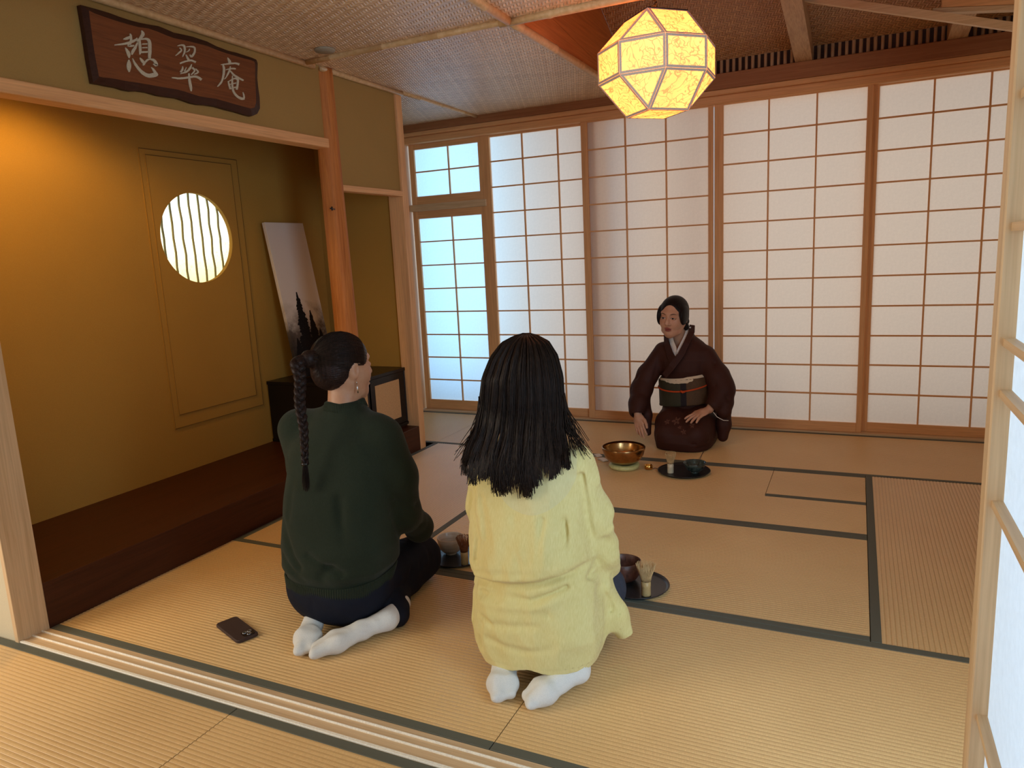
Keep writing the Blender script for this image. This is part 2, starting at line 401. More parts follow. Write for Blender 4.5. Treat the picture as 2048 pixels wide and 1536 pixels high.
MAT['bars'] = simple('window_bamboo_bar', (.30, .26, .10), .5)
for k in range(7):
    y = -.213+k*.0675; hh = math.sqrt(max(.27**2-y*y, .01)); pts = [(-.006, y+.004*math.sin(3*t+k), z) for t, z in enumerate(np.linspace(-hh-.02, hh+.02, 7))]
    tubes('bamboo_bar', [pts], [.0062], MAT['bars'], win, 8)
area('daylight_round_window', (-1.15, CY, CZ+.05), (R(-90), 0, R(90)), .8, .8, 4.2, (1.0, 1.0, .88))

# natural alcove post
rings = []; rs = np.random.RandomState(3); ph = rs.rand(12)*6.28
for i in range(61):
    z = .0+2.44*i/60; rr = .0735-.014*z/2.44; ring = []
    for k in range(48):
        a = 2*PI*k/48
        q = 1+.030*math.sin(3*a+ph[0]+z*.9)+.018*math.sin(7*a+ph[1]+z*2.1+.6*math.sin(z*3))+.014*math.sin(13*a+ph[2]+z*3.+math.sin(z*4+ph[3]))
        if .2 < (a/(2*PI)+.0) % 1 < .8: q += .012*math.sin(29*a+ph[4]+6*math.sin(z*2))
        # adzed flat on the alcove side
        ring.append((-.032+rr*q*math.cos(a)+.004*math.sin(z*2.2), 1.995+rr*q*math.sin(a)+.006*math.sin(z*1.7+1), z))
    rings.append(ring)
v, f = loft(rings); post = struct(mesh_obj('trim_10', v, f, MAT['post'], smooth=True)); post['label'] = 'natural round cedar alcove post'
tubes('nail_hook', [[(.018, 1.93, 1.650), (.035, 1.885, 1.650), (.035, 1.868, 1.652)], [(.035, 1.885, 1.662), (.035, 1.885, 1.640)]], [.004, .0045], MAT['iron'], post, 6)

# ceiling
ceil = struct(empty('ceiling', (1.5, 1.9, 2.44)))
def panel(x0, x1, y0, y1, nm='woven_panel'):
    o = box(nm, (x0, y0, 2.441), (x1, y1, 2.455), MAT['weave']); o.parent = ceil; o.matrix_parent_inverse = Matrix.Translation((-1.5, -1.9, -2.44)); return o
def cchild(o): o.parent = ceil; o.matrix_parent_inverse = Matrix.Translation((-1.5, -1.9, -2.44)); return o
panel(.004, 1.246, 0, 1.795); panel(1.254, 3.82, 0, 1.795); panel(.004, 1.246, 1.805, 3.80); panel(-.80, -.004, 2.742, 3.80)
# sloping woven ceiling over the far right
sl_ = .47; za = 2.575; L_ = (3.84-1.8)
zb = za+sl_*L_; ang = math.atan(sl_)
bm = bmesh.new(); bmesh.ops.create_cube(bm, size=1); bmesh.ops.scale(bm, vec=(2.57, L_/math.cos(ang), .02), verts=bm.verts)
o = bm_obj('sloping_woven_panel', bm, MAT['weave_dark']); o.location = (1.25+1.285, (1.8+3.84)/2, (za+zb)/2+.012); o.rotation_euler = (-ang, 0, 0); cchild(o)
# fascia planks closing the side of the raised part
jl = [0, .10, .36, .62, 1.06]
def zs(y): return za+sl_*(3.84-y)
def z1(y): return 2.45+.095*(3.84-y)
ys = [1.8, 3.85]
def fp(fn0, fn1, t=.0):
    V = []; pts = [(1.8, fn0(1.8)), (3.84, fn0(3.84)), (3.84, fn1(3.84)), (1.8, fn1(1.8))]
    for x in (1.228, 1.246+t): V += [(x, a, b) for a, b in pts]
    return cchild(mesh_obj('fascia_plank', V, [(0, 1, 2, 3), (7, 6, 5, 4), (0, 4, 5, 1), (1, 5, 6, 2), (2, 6, 7, 3), (3, 7, 4, 0)], MAT['fascia']))
fp(lambda y: 2.432, lambda y: z1(y)-.0015 if y < 3.8 else 2.449)
fp(lambda y: z1(y)+.0015, lambda y: z1(y)+.28*(3.84-y)*.62+.05, .002)
fp(lambda y: z1(y)+.28*(3.84-y)*.62+.053, lambda y: zs(y)+.01, .0)
cchild(box('back_board', (1.25, 1.785, 2.457), (3.82, 1.80, zb+.03), MAT['fascia']))
# split bamboo battens
def culm(name, a, b, r, nodes, parent=None):
    a, b = Vector(a), Vector(b); L = (b-a).length; pts, rad = [], []
    ts = sorted([0, 1]+[t+d for t in nodes for d in (-.006, -.002, .002, .006) if 0 < t+d < 1])
    for t in ts:
        near = min([abs(t-q) for q in nodes]+[1]); pts.append(a.lerp(b, t)); rad.append(r*(1.13 if near < .003 else 1.0))
    v, f = tube_geo(pts, rad, 12); return mesh_obj(name, v, f, MAT['bamboo'], parent, True)
cchild(culm('bamboo_batten', (0, 1.8, 2.434), (1.25, 1.8, 2.434), .017, [.15, .42, .69, .97]))
cchild(culm('bamboo_batten', (1.20, 1.8, 2.430), (3.8, 1.8, 2.430), .019, [.10, .27, .5, .72]))
cchild(culm('bamboo_batten', (1.25, 1.83, 2.436), (1.25, 3.81, 2.436), .022, [.05, .28, .5, .72, .92]))
cchild(culm('bamboo_batten', (1.25, 0, 2.434), (1.25, 1.79, 2.434), .022, [.2, .52, .86]))
cchild(culm('bamboo_batten', (.012, 2.75, 2.436), (.012, 3.80, 2.436), .014, [.2, .5, .8]))
cchild(culm('bamboo_batten', (.006, 0, 2.428), (.006, 1.87, 2.428), .017, []))
cchild(culm('bamboo_batten', (.006, 1.93, 2.428), (.006, 2.75, 2.428), .015, []))
for i in range(4): pass
lathe_disc = lathe('smoke_detector_cover', [(.001, -.012), (.05, -.011), (.055, -.004), (.055, 0), (.001, 0)], simple('grey_cover', (.30, .27, .20), .6), None, 32, (.235, 1.69, 2.441)); cchild(lathe_disc)

# far side: beam, head rail, slatted gap, rafters
struct(box('trim_11', (-.78, 3.80, 2.385), (3.9, 3.93, 2.487), MAT['beam'], bev=.003)); bpy.data.objects['trim_11']['label'] = 'knotty reddish beam above the far paper doors'
struct(box('trim_12', (-.78, 3.815, 2.352), (3.9, 3.93, 2.384), MAT['woodX'], bev=.002))
struct(box('trim_13', (-.78, 3.835, 2.296), (3.9, 3.93, 2.352), MAT['woodX'], bev=.006))
struct(box('trim_14', (-.78, 3*M+M+.001, -.05), (3.9, 3.94, .012), MAT['paleX'], bev=.001))
struct(box('trim_15', (-.785, 3.80, .0), (-.72, 3.93, 2.39), MAT['woodZ'], bev=.002))
struct(box('wall_far', (1.2, 3.95, 2.40), (3.9, 3.98, 3.6), MAT['darkX']))
struct(box('wall_far_side', (-.84, 2.742, -.05), (-.785, 3.93, 2.5), MAT['plaster']))
struct(box('wall_right', (3.825, -.11, -.05), (3.9, 3.95, 3.6), MAT['plaster_pale']))
struct(box('wall_near', (-.02, YF, 2.34), (3.9, -.001, 2.6), MAT['plaster']))
gap = struct(empty('trim_16', (1.25, 3.86, 2.487))); gap['label'] = 'row of upright bamboo slats above the beam'
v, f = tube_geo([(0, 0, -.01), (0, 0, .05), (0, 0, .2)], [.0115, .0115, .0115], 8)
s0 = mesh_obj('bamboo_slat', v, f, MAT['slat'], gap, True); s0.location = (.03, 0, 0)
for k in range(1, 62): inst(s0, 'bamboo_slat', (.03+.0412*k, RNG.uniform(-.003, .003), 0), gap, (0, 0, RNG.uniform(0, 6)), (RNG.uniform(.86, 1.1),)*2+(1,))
def rafter(x0, x1):
    V = []
    for x in (x0, x1): V += [(x, 3.845, 2.484), (x, 3.845, 2.60), (x, 1.80, 2.79), (x, 1.80, 2.675)]
    return mesh_obj('rafter', V, [(0, 1, 2, 3), (7, 6, 5, 4), (0, 4, 5, 1), (1, 5, 6, 2), (2, 6, 7, 3), (3, 7, 4, 0)], MAT['rafter'])
for x0 in (2.376, 3.234): cchild(rafter(x0, x0+.104))
def beam2(name, a, b, hz, ty, mat):
    a, b = Vector(a), Vector(b); V = []
    for p in (a, b):
        V += [p+Vector((0, 0, 0)), p+Vector((0, ty, 0)), p+Vector((0, ty, hz)), p+Vector((0, 0, hz))]
    return mesh_obj(name, V, [(0, 3, 2, 1), (4, 5, 6, 7), (0, 1, 5, 4), (1, 2, 6, 5), (2, 3, 7, 6), (3, 0, 4, 7)], mat)
cchild(beam2('roof_batten', (2.20, 3.0, 2.715), (3.82, 3.0, 2.195), .040, .03, MAT['paleX']))
cchild(beam2('ridge_board', (3.14, 3.06, 2.492), (3.82, 3.06, 2.40), .24, .04, MAT['woodX']))
cchild(beam2('ridge_strip', (3.10, 3.055, 2.472), (3.82, 3.055, 2.375), .022, .05, MAT['paleX']))

# sliding paper doors
PH = .2015; Z0 = .0755
BAR = {}
def shoji(name, x0, x1, sl, sr, bars, y, zb, zt, zrows, rail_b, rail_t, label, mat='paper', kind='door'):
    """x0..x1 outer faces, sl/sr stile widths, bars = upright bar centres; y = front face"""
    r = struct(empty(name, ((x0+x1)/2, y, zb))); r['label'] = label
    ox, oz = -(x0+x1)/2, -zb; T = .030
    def b(nm, a, c, y0, y1, z0, z1, m, bev=0.0): return box(nm, (a+ox, y0, z0+oz), (c+ox, y1, z1+oz), m, r, bev)
    b('stile', x0, x0+sl, 0, T, zb, zt, MAT['woodZ'], .002); b('stile', x1-sr, x1, 0, T, zb, zt, MAT['woodZ'], .002)
    b('bottom_rail', x0+sl, x1-sr, .002, T-.002, zb, rail_b, MAT['woodX'], .001); b('top_rail', x0+sl, x1-sr, .002, T-.002, rail_t, zt, MAT['woodX'], .001)
    xl, xr = x0+sl, x1-sr; w_ = .0105
    for x in bars: b('upright_bar', x-w_/2, x+w_/2, .004, .019, rail_b, rail_t, MAT['woodZ'])
    for z in zrows: b('cross_bar', xl, xr, .0055, .019, z-w_/2, z+w_/2, MAT['woodX'])
    xs = [xl]+list(bars)+[xr]; zz = sorted([rail_b]+list(zrows)+[rail_t])
    for i in range(len(xs)-1):
        for j in range(len(zz)-1):
            wd, ht = xs[i+1]-xs[i], zz[j+1]-zz[j]; key = (round(wd, 3), round(ht, 3), mat)
            c = ((xs[i]+xs[i+1])/2+ox, .0195, (zz[j]+zz[j+1])/2+oz)
            if key in BAR: o = inst(BAR[key], 'paper_pane', c, r)
            else:
                o = mesh_obj('paper_pane', [(-wd/2, 0, -ht/2), (wd/2, 0, -ht/2), (wd/2, 0, ht/2), (-wd/2, 0, ht/2)], [(0, 1, 2, 3)], MAT[mat], r); o.location = c; BAR[key] = o
    return r
rows = [Z0+PH*k for k in range(1, 11)]
shoji('door_1', -.705, .02, .050, .060, [-.325], 3.895, .012, 1.745, [Z0+PH*k for k in range(1, 8)], .095, 1.682, 'narrow sliding door at the far left, bluish daylight behind its paper', 'paper2')
shoji('window_2', -.705, .02, .050, .060, [-.325], 3.895, 1.80, 2.30, [2.070], 1.868, 2.255, 'short papered transom above the narrow far left door', 'paper2')
struct(box('trim_17', (-.72, 3.87, 1.745), (.02, 3.935, 1.80), MAT['paleX'], bev=.003))
shoji('door_2', -.002, .955, .066, .066, [.353, .655], 3.893, .012, 2.30, rows, Z0, 2.281, 'second paper door from the left, partly behind its neighbour')
shoji('door_3', .862, 1.842, .050, .033, [1.206, 1.508], 3.855, .012, 2.30, rows, Z0, 2.290, 'paper door right behind the person in the brown kimono')
shoji('door_4', 1.852, 2.845, .060, .033, [2.212, 2.513], 3.855, .012, 2.30, rows, Z0, 2.290, 'paper door just right of the narrow gap of light')
shoji('door_5', 2.840, 3.815, .042, .034, [3.188, 3.489], 3.893, .012, 2.30, rows, Z0, 2.290, 'rightmost paper door of the far wall')

struct(box('trim_18', (.955, 4.02, 0), (1.135, 4.12, 2.5), MAT['woodZ'])); struct(box('trim_19', (1.66, 4.05, 0), (1.78, 4.15, 2.5), MAT['woodZ']))   # veranda posts outside, seen as soft bands on the paper
# foreground paper door at the right, seen almost edge on
XP = 2.946
d6 = struct(empty('door_6', (XP, -1.4, 0))); d6['label'] = 'pale paper door standing edge on in the right foreground'
def d6b(nm, y0, y1, z0, z1, xa, xb, m, bev=0.0): return box(nm, (xa, y0+1.4, z0), (xb, y1+1.4, z1), m, d6, bev)
d6b('stile', -.480, -.444, .012, 2.25, 0, .034, MAT['paleZ'], .002); d6b('stile', -2.20, -2.164, .012, 2.25, 0, .034, MAT['paleZ'], .002)
d6b('bottom_rail', -2.164, -.480, .012, .10, .003, .03, MAT['paleY']); d6b('top_rail', -2.164, -.480, 2.19, 2.25, .003, .03, MAT['paleY'])
for z in (.30, .50, .68, .990, 1.1375, 1.2035, 1.346, 1.50, 1.62, 1.80, 2.0):
    d6b('cross_bar', -2.164, -.480, z-.0095, z+.001, .008, .0205, MAT['paleY'])
d6b('cross_bar', -2.164, -.770, .845, .856, .008, .0205, MAT['paleY'])
for y in (-.98, -1.42, -1.85): d6b('upright_bar', y-.005, y+.005, .10, 2.19, .009, .0205, MAT['paleZ'])
d6b('paper_sheet', -2.164, -.480, .10, 2.19, .0208, .0216, MAT['paper2'])
# front room shell
struct(box('ceiling_front', (-1.6, -3.3, 2.5), (4.4, YF, 2.54), MAT['plaster_pale']))
SIGN_OUT = [(0.494,2.378),(0.525,2.379),(0.554,2.38),(0.617,2.38),(0.66,2.377),(0.705,2.376),(0.751,2.377),(0.799,2.381),(0.849,2.387),(0.888,2.384),(0.928,2.379),(0.981,2.383),(1.03,2.386),(1.113,2.384),(1.169,2.375),(1.241,2.371),(1.29,2.373),(1.341,2.372),(1.392,2.371),(1.422,2.368),(1.429,2.352),(1.415,2.279),(1.415,2.232),(1.418,2.186),(1.412,2.133),(1.389,2.103),(1.35,2.086),(1.311,2.087),(1.248,2.092),(1.186,2.094),(1.127,2.098),(1.069,2.096),(1.023,2.091),(0.984,2.091),(0.947,2.096),(0.905,2.1),(0.854,2.097),(0.803,2.095),(0.755,2.099),(0.707,2.097),(0.674,2.09),(0.642,2.089),(0.606,2.093),(0.571,2.092),(0.537,2.092),(0.501,2.091),(0.497,2.182),(0.497,2.283)]
SIGN_IN = [(0.51,2.358),(0.519,2.356),(0.535,2.353),(0.595,2.35),(0.638,2.349),(0.682,2.349),(0.728,2.35),(0.776,2.356),(0.824,2.354),(0.863,2.35),(0.903,2.347),(0.955,2.351),(1.004,2.353),(1.087,2.356),(1.143,2.351),(1.202,2.348),(1.263,2.348),(1.313,2.348),(1.358,2.35),(1.381,2.348),(1.386,2.335),(1.376,2.268),(1.373,2.231),(1.371,2.194),(1.365,2.151),(1.351,2.125),(1.324,2.116),(1.285,2.117),(1.229,2.12),(1.168,2.124),(1.109,2.126),(1.051,2.123),(1.006,2.122),(0.969,2.125),(0.931,2.128),(0.89,2.13),(0.838,2.128),(0.788,2.126),(0.74,2.125),(0.693,2.123),(0.66,2.121),(0.628,2.119),(0.593,2.119),(0.558,2.117),(0.534,2.114),(0.514,2.114),(0.509,2.195),(0.509,2.278)]
STROKES = [
[(0.68,2.312,0.683,2.314),(0.68,2.309,0.685,2.313),(0.68,2.306,0.688,2.31),(0.679,2.304,0.69,2.307),(0.679,2.304,0.688,2.3),(0.677,2.303,0.682,2.295),(0.672,2.3,0.675,2.291),(0.665,2.297,0.668,2.287),(0.66,2.294,0.662,2.285),(0.656,2.291,0.657,2.283),(0.652,2.289,0.653,2.283),(0.649,2.287,0.649,2.282),(0.647,2.285,0.647,2.282)],
[(0.602,2.249,0.602,2.253),(0.611,2.252,0.611,2.256),(0.624,2.255,0.624,2.261),(0.638,2.259,0.638,2.266),(0.651,2.263,0.651,2.271),(0.662,2.267,0.661,2.276),(0.673,2.271,0.671,2.28),(0.682,2.276,0.68,2.285),(0.691,2.28,0.688,2.289),(0.7,2.286,0.695,2.293),(0.707,2.291,0.703,2.297),(0.713,2.296,0.709,2.302),(0.717,2.299,0.713,2.305)],
[(0.682,2.302,0.689,2.303),(0.68,2.298,0.689,2.299),(0.678,2.292,0.689,2.294),(0.676,2.285,0.688,2.287),(0.674,2.281,0.686,2.28),(0.671,2.277,0.682,2.274),(0.667,2.272,0.677,2.268),(0.663,2.267,0.674,2.265),(0.663,2.259,0.673,2.268),(0.671,2.259,0.674,2.268),(0.68,2.261,0.681,2.269),(0.688,2.264,0.689,2.271),(0.694,2.266,0.694,2.272)],
[(0.649,2.251,0.652,2.253),(0.65,2.249,0.654,2.252),(0.65,2.246,0.656,2.25),(0.65,2.243,0.659,2.249),(0.651,2.24,0.661,2.246),(0.652,2.236,0.664,2.244),(0.653,2.232,0.667,2.241),(0.654,2.229,0.669,2.237),(0.655,2.226,0.671,2.233),(0.656,2.223,0.67,2.227),(0.658,2.219,0.668,2.222),(0.66,2.215,0.666,2.217),(0.661,2.213,0.664,2.214)],
[(0.71,2.286,0.716,2.286),(0.707,2.282,0.713,2.281),(0.702,2.276,0.71,2.274),(0.697,2.269,0.706,2.267),(0.692,2.263,0.703,2.26),(0.688,2.258,0.699,2.255),(0.684,2.254,0.695,2.25),(0.68,2.249,0.692,2.245),(0.677,2.244,0.689,2.242),(0.675,2.239,0.687,2.239),(0.675,2.235,0.684,2.235),(0.675,2.232,0.681,2.232),(0.675,2.23,0.68,2.23)],
[(0.738,2.338,0.741,2.34),(0.738,2.335,0.744,2.339),(0.738,2.331,0.748,2.337),(0.737,2.327,0.752,2.333),(0.736,2.325,0.753,2.327),(0.735,2.323,0.749,2.319),(0.731,2.318,0.743,2.313),(0.727,2.312,0.737,2.307),(0.723,2.307,0.732,2.302),(0.719,2.302,0.726,2.298),(0.715,2.298,0.721,2.294),(0.712,2.294,0.716,2.29),(0.709,2.291,0.713,2.288)],
[(0.717,2.296,0.729,2.3),(0.717,2.292,0.729,2.296),(0.717,2.286,0.729,2.29),(0.716,2.279,0.729,2.283),(0.716,2.273,0.729,2.277),(0.716,2.267,0.728,2.27),(0.716,2.261,0.728,2.264),(0.715,2.255,0.727,2.258),(0.715,2.25,0.726,2.252),(0.715,2.247,0.724,2.247),(0.714,2.243,0.721,2.243),(0.714,2.241,0.719,2.241),(0.713,2.239,0.718,2.239)],
[(0.727,2.298,0.727,2.303),(0.733,2.3,0.733,2.306),(0.742,2.303,0.742,2.309),(0.751,2.305,0.752,2.313),(0.757,2.306,0.76,2.315),(0.76,2.305,0.767,2.315),(0.763,2.304,0.773,2.314),(0.764,2.302,0.778,2.31),(0.765,2.298,0.78,2.305),(0.764,2.292,0.781,2.297),(0.763,2.283,0.78,2.287),(0.761,2.273,0.778,2.276),(0.76,2.264,0.777,2.267),(0.759,2.255,0.775,2.258),(0.757,2.246,0.772,2.249),(0.756,2.239,0.77,2.241),(0.756,2.233,0.768,2.235)],
[(0.733,2.282,0.734,2.286),(0.739,2.283,0.739,2.288),(0.747,2.285,0.747,2.29),(0.755,2.287,0.755,2.292),(0.76,2.288,0.761,2.294)],
[(0.731,2.267,0.731,2.271),(0.736,2.268,0.737,2.273),(0.744,2.27,0.745,2.275),(0.752,2.272,0.753,2.277),(0.758,2.273,0.758,2.278)],
[(0.725,2.247,0.726,2.254),(0.732,2.248,0.733,2.256),(0.741,2.251,0.742,2.258),(0.751,2.253,0.751,2.26),(0.757,2.255,0.758,2.262)],
[(0.657,2.206,0.662,2.208),(0.655,2.203,0.663,2.204),(0.652,2.197,0.665,2.2),(0.649,2.191,0.666,2.195),(0.647,2.186,0.667,2.19),(0.646,2.182,0.667,2.186),(0.646,2.178,0.666,2.182),(0.646,2.174,0.665,2.178),(0.646,2.17,0.664,2.175),(0.647,2.166,0.662,2.171),(0.649,2.163,0.66,2.166),(0.651,2.16,0.658,2.162),(0.652,2.157,0.657,2.159)],
[(0.677,2.215,0.679,2.217),(0.678,2.211,0.682,2.214),(0.679,2.205,0.685,2.209),(0.681,2.198,0.689,2.203),(0.684,2.191,0.694,2.198),(0.689,2.185,0.699,2.192),(0.694,2.178,0.705,2.186),(0.701,2.171,0.712,2.18),(0.708,2.165,0.719,2.176),(0.715,2.16,0.726,2.173),(0.723,2.157,0.734,2.17),(0.732,2.154,0.741,2.169),(0.742,2.153,0.748,2.169),(0.753,2.154,0.755,2.171),(0.764,2.157,0.763,2.174),(0.774,2.16,0.771,2.177),(0.782,2.163,0.779,2.18),(0.787,2.166,0.783,2.181),(0.792,2.169,0.786,2.182),(0.794,2.172,0.788,2.182),(0.796,2.173,0.791,2.183)],
[(0.792,2.179,0.778,2.17),(0.79,2.182,0.777,2.174),(0.786,2.187,0.774,2.179),(0.782,2.191,0.771,2.185),(0.778,2.195,0.769,2.189),(0.774,2.197,0.768,2.192),(0.771,2.198,0.766,2.194),(0.768,2.199,0.765,2.196),(0.766,2.199,0.764,2.197)],
[(0.713,2.225,0.715,2.227),(0.713,2.223,0.718,2.226),(0.714,2.219,0.721,2.225),(0.716,2.216,0.725,2.223),(0.717,2.213,0.728,2.221),(0.72,2.21,0.731,2.219),(0.723,2.207,0.734,2.216),(0.726,2.205,0.736,2.212),(0.727,2.205,0.737,2.208),(0.727,2.205,0.735,2.203),(0.726,2.204,0.731,2.2),(0.724,2.202,0.728,2.198),(0.723,2.201,0.726,2.197)],
[(0.733,2.204,0.728,2.206),(0.737,2.207,0.731,2.21),(0.742,2.213,0.736,2.216),(0.748,2.218,0.742,2.222),(0.752,2.222,0.747,2.227),(0.756,2.224,0.753,2.23),(0.759,2.226,0.758,2.232),(0.763,2.228,0.762,2.233),(0.766,2.229,0.765,2.234)],
[(0.762,2.229,0.764,2.234),(0.766,2.228,0.768,2.234),(0.771,2.227,0.775,2.235),(0.776,2.226,0.782,2.236),(0.779,2.225,0.789,2.234),(0.782,2.221,0.795,2.23),(0.784,2.216,0.799,2.224),(0.786,2.212,0.801,2.219),(0.787,2.213,0.8,2.211),(0.793,2.217,0.788,2.206),(0.789,2.216,0.783,2.208),(0.783,2.216,0.779,2.211),(0.779,2.216,0.776,2.212)],
[(0.918,2.316,0.918,2.32),(0.924,2.318,0.923,2.322),(0.931,2.32,0.931,2.326),(0.939,2.323,0.939,2.329),(0.945,2.323,0.947,2.331),(0.947,2.323,0.952,2.332),(0.948,2.323,0.956,2.331),(0.949,2.322,0.959,2.328),(0.95,2.32,0.961,2.325),(0.95,2.316,0.961,2.32),(0.95,2.312,0.961,2.314),(0.95,2.306,0.96,2.308),(0.948,2.301,0.958,2.301),(0.946,2.295,0.954,2.294),(0.942,2.288,0.948,2.287),(0.938,2.281,0.943,2.28),(0.936,2.277,0.94,2.276)],
[(0.902,2.273,0.9,2.275),(0.905,2.275,0.903,2.277),(0.91,2.278,0.907,2.281),(0.916,2.282,0.912,2.285),(0.921,2.286,0.916,2.29),(0.926,2.29,0.921,2.294),(0.932,2.294,0.927,2.298),(0.937,2.299,0.931,2.302),(0.94,2.304,0.933,2.303),(0.939,2.309,0.933,2.305),(0.936,2.311,0.931,2.307),(0.932,2.313,0.928,2.309),(0.929,2.314,0.926,2.31)],
[(0.966,2.323,0.966,2.326),(0.971,2.324,0.972,2.328),(0.979,2.326,0.979,2.33),(0.987,2.327,0.988,2.333),(0.993,2.328,0.995,2.335),(0.999,2.329,1.001,2.336),(1.003,2.329,1.006,2.337),(1.006,2.329,1.011,2.336),(1.007,2.328,1.016,2.334),(1.008,2.326,1.018,2.33),(1.008,2.322,1.018,2.325),(1.007,2.318,1.017,2.32),(1.006,2.314,1.015,2.313),(1.002,2.308,1.011,2.306),(0.996,2.301,1.005,2.298),(0.99,2.295,0.999,2.291),(0.988,2.292,0.992,2.285),(0.99,2.292,0.983,2.284),(0.988,2.293,0.98,2.287),(0.985,2.295,0.979,2.291),(0.982,2.296,0.978,2.293)],
[(0.962,2.3,0.961,2.302),(0.965,2.301,0.964,2.304),(0.97,2.304,0.968,2.307),(0.975,2.306,0.972,2.31),(0.979,2.309,0.975,2.312),(0.982,2.313,0.977,2.314),(0.984,2.316,0.978,2.316),(0.984,2.318,0.98,2.318),(0.985,2.32,0.98,2.32)],
[(0.956,2.289,0.96,2.291),(0.957,2.287,0.962,2.289),(0.958,2.283,0.964,2.287),(0.959,2.279,0.967,2.284),(0.96,2.276,0.969,2.282),(0.961,2.273,0.971,2.279),(0.963,2.27,0.973,2.277),(0.965,2.268,0.975,2.275),(0.966,2.266,0.977,2.274)],
[(0.921,2.242,0.919,2.248),(0.926,2.245,0.924,2.251),(0.934,2.249,0.932,2.255),(0.943,2.253,0.941,2.259),(0.952,2.257,0.95,2.263),(0.96,2.26,0.959,2.266),(0.969,2.263,0.968,2.27),(0.977,2.265,0.977,2.273),(0.984,2.267,0.986,2.275),(0.99,2.267,0.994,2.275),(0.996,2.266,1.001,2.274),(1.002,2.265,1.007,2.273),(1.006,2.264,1.012,2.272)],
[(0.983,2.255,0.986,2.255),(0.98,2.252,0.985,2.251),(0.976,2.247,0.983,2.246),(0.971,2.241,0.98,2.239),(0.966,2.236,0.976,2.233),(0.962,2.232,0.971,2.228),(0.958,2.227,0.966,2.223),(0.953,2.223,0.959,2.218),(0.947,2.219,0.952,2.213),(0.94,2.215,0.942,2.208),(0.93,2.21,0.932,2.205),(0.921,2.206,0.922,2.202),(0.915,2.203,0.916,2.199)],
[(0.93,2.235,0.933,2.236),(0.929,2.232,0.934,2.234),(0.928,2.229,0.935,2.231),(0.926,2.225,0.935,2.227),(0.924,2.223,0.934,2.222),(0.922,2.22,0.931,2.217),(0.919,2.216,0.927,2.213),(0.915,2.212,0.923,2.209),(0.913,2.209,0.92,2.206)],
[(0.951,2.236,0.954,2.235),(0.948,2.232,0.952,2.231),(0.943,2.226,0.948,2.225),(0.939,2.221,0.945,2.219),(0.936,2.217,0.942,2.215)],
[(0.982,2.238,0.99,2.245),(0.985,2.236,0.992,2.243),(0.989,2.234,0.997,2.24),(0.992,2.231,1.001,2.236),(0.993,2.229,1.002,2.23),(0.99,2.226,0.997,2.223),(0.984,2.22,0.989,2.217),(0.978,2.214,0.982,2.211),(0.973,2.21,0.977,2.207)],
[(1.002,2.238,1.006,2.241),(1.005,2.235,1.01,2.239),(1.008,2.231,1.015,2.236),(1.011,2.228,1.02,2.233),(1.011,2.227,1.021,2.227),(1.01,2.226,1.014,2.221),(1.003,2.222,1.006,2.216),(0.996,2.218,0.998,2.213),(0.991,2.215,0.993,2.211)],
[(0.865,2.173,0.867,2.178),(0.873,2.173,0.874,2.179),(0.883,2.174,0.885,2.181),(0.895,2.174,0.897,2.182),(0.906,2.176,0.908,2.184),(0.917,2.178,0.918,2.187),(0.928,2.181,0.928,2.189),(0.94,2.184,0.939,2.192),(0.951,2.187,0.951,2.196),(0.964,2.191,0.963,2.199),(0.977,2.195,0.977,2.204),(0.99,2.199,0.991,2.208),(1,2.2,1.004,2.21),(1.008,2.199,1.015,2.209),(1.015,2.197,1.024,2.207),(1.021,2.194,1.031,2.203),(1.026,2.192,1.036,2.202)],
[(0.959,2.211,0.966,2.213),(0.958,2.206,0.966,2.208),(0.957,2.198,0.967,2.201),(0.956,2.189,0.967,2.193),(0.955,2.181,0.968,2.185),(0.955,2.173,0.969,2.178),(0.955,2.166,0.97,2.17),(0.956,2.158,0.971,2.163),(0.957,2.152,0.971,2.156),(0.958,2.147,0.971,2.15),(0.959,2.142,0.969,2.144),(0.96,2.138,0.968,2.14),(0.961,2.135,0.967,2.136)],
[(1.204,2.328,1.207,2.33),(1.204,2.325,1.211,2.328),(1.205,2.319,1.216,2.325),(1.206,2.314,1.22,2.321),(1.207,2.31,1.224,2.318),(1.208,2.307,1.225,2.313),(1.209,2.305,1.224,2.309),(1.21,2.303,1.222,2.306),(1.211,2.301,1.221,2.304)],
[(1.159,2.287,1.159,2.29),(1.166,2.288,1.166,2.292),(1.176,2.29,1.176,2.296),(1.188,2.293,1.188,2.299),(1.2,2.296,1.2,2.303),(1.212,2.299,1.212,2.307),(1.226,2.303,1.226,2.311),(1.239,2.306,1.24,2.314),(1.25,2.309,1.252,2.317),(1.258,2.309,1.261,2.318),(1.264,2.309,1.27,2.318),(1.269,2.308,1.276,2.318),(1.273,2.307,1.28,2.318)],
[(1.166,2.29,1.173,2.293),(1.167,2.287,1.175,2.291),(1.168,2.282,1.178,2.287),(1.168,2.278,1.181,2.282),(1.168,2.273,1.182,2.277),(1.168,2.267,1.182,2.27),(1.166,2.261,1.18,2.263),(1.165,2.254,1.178,2.256),(1.163,2.247,1.176,2.248),(1.16,2.239,1.172,2.24),(1.157,2.231,1.168,2.231),(1.153,2.224,1.164,2.223),(1.15,2.217,1.159,2.216),(1.146,2.211,1.155,2.209),(1.141,2.206,1.15,2.203),(1.137,2.202,1.145,2.198),(1.133,2.197,1.14,2.194),(1.129,2.193,1.135,2.19),(1.125,2.189,1.13,2.186),(1.122,2.186,1.126,2.184),(1.12,2.184,1.123,2.182)],
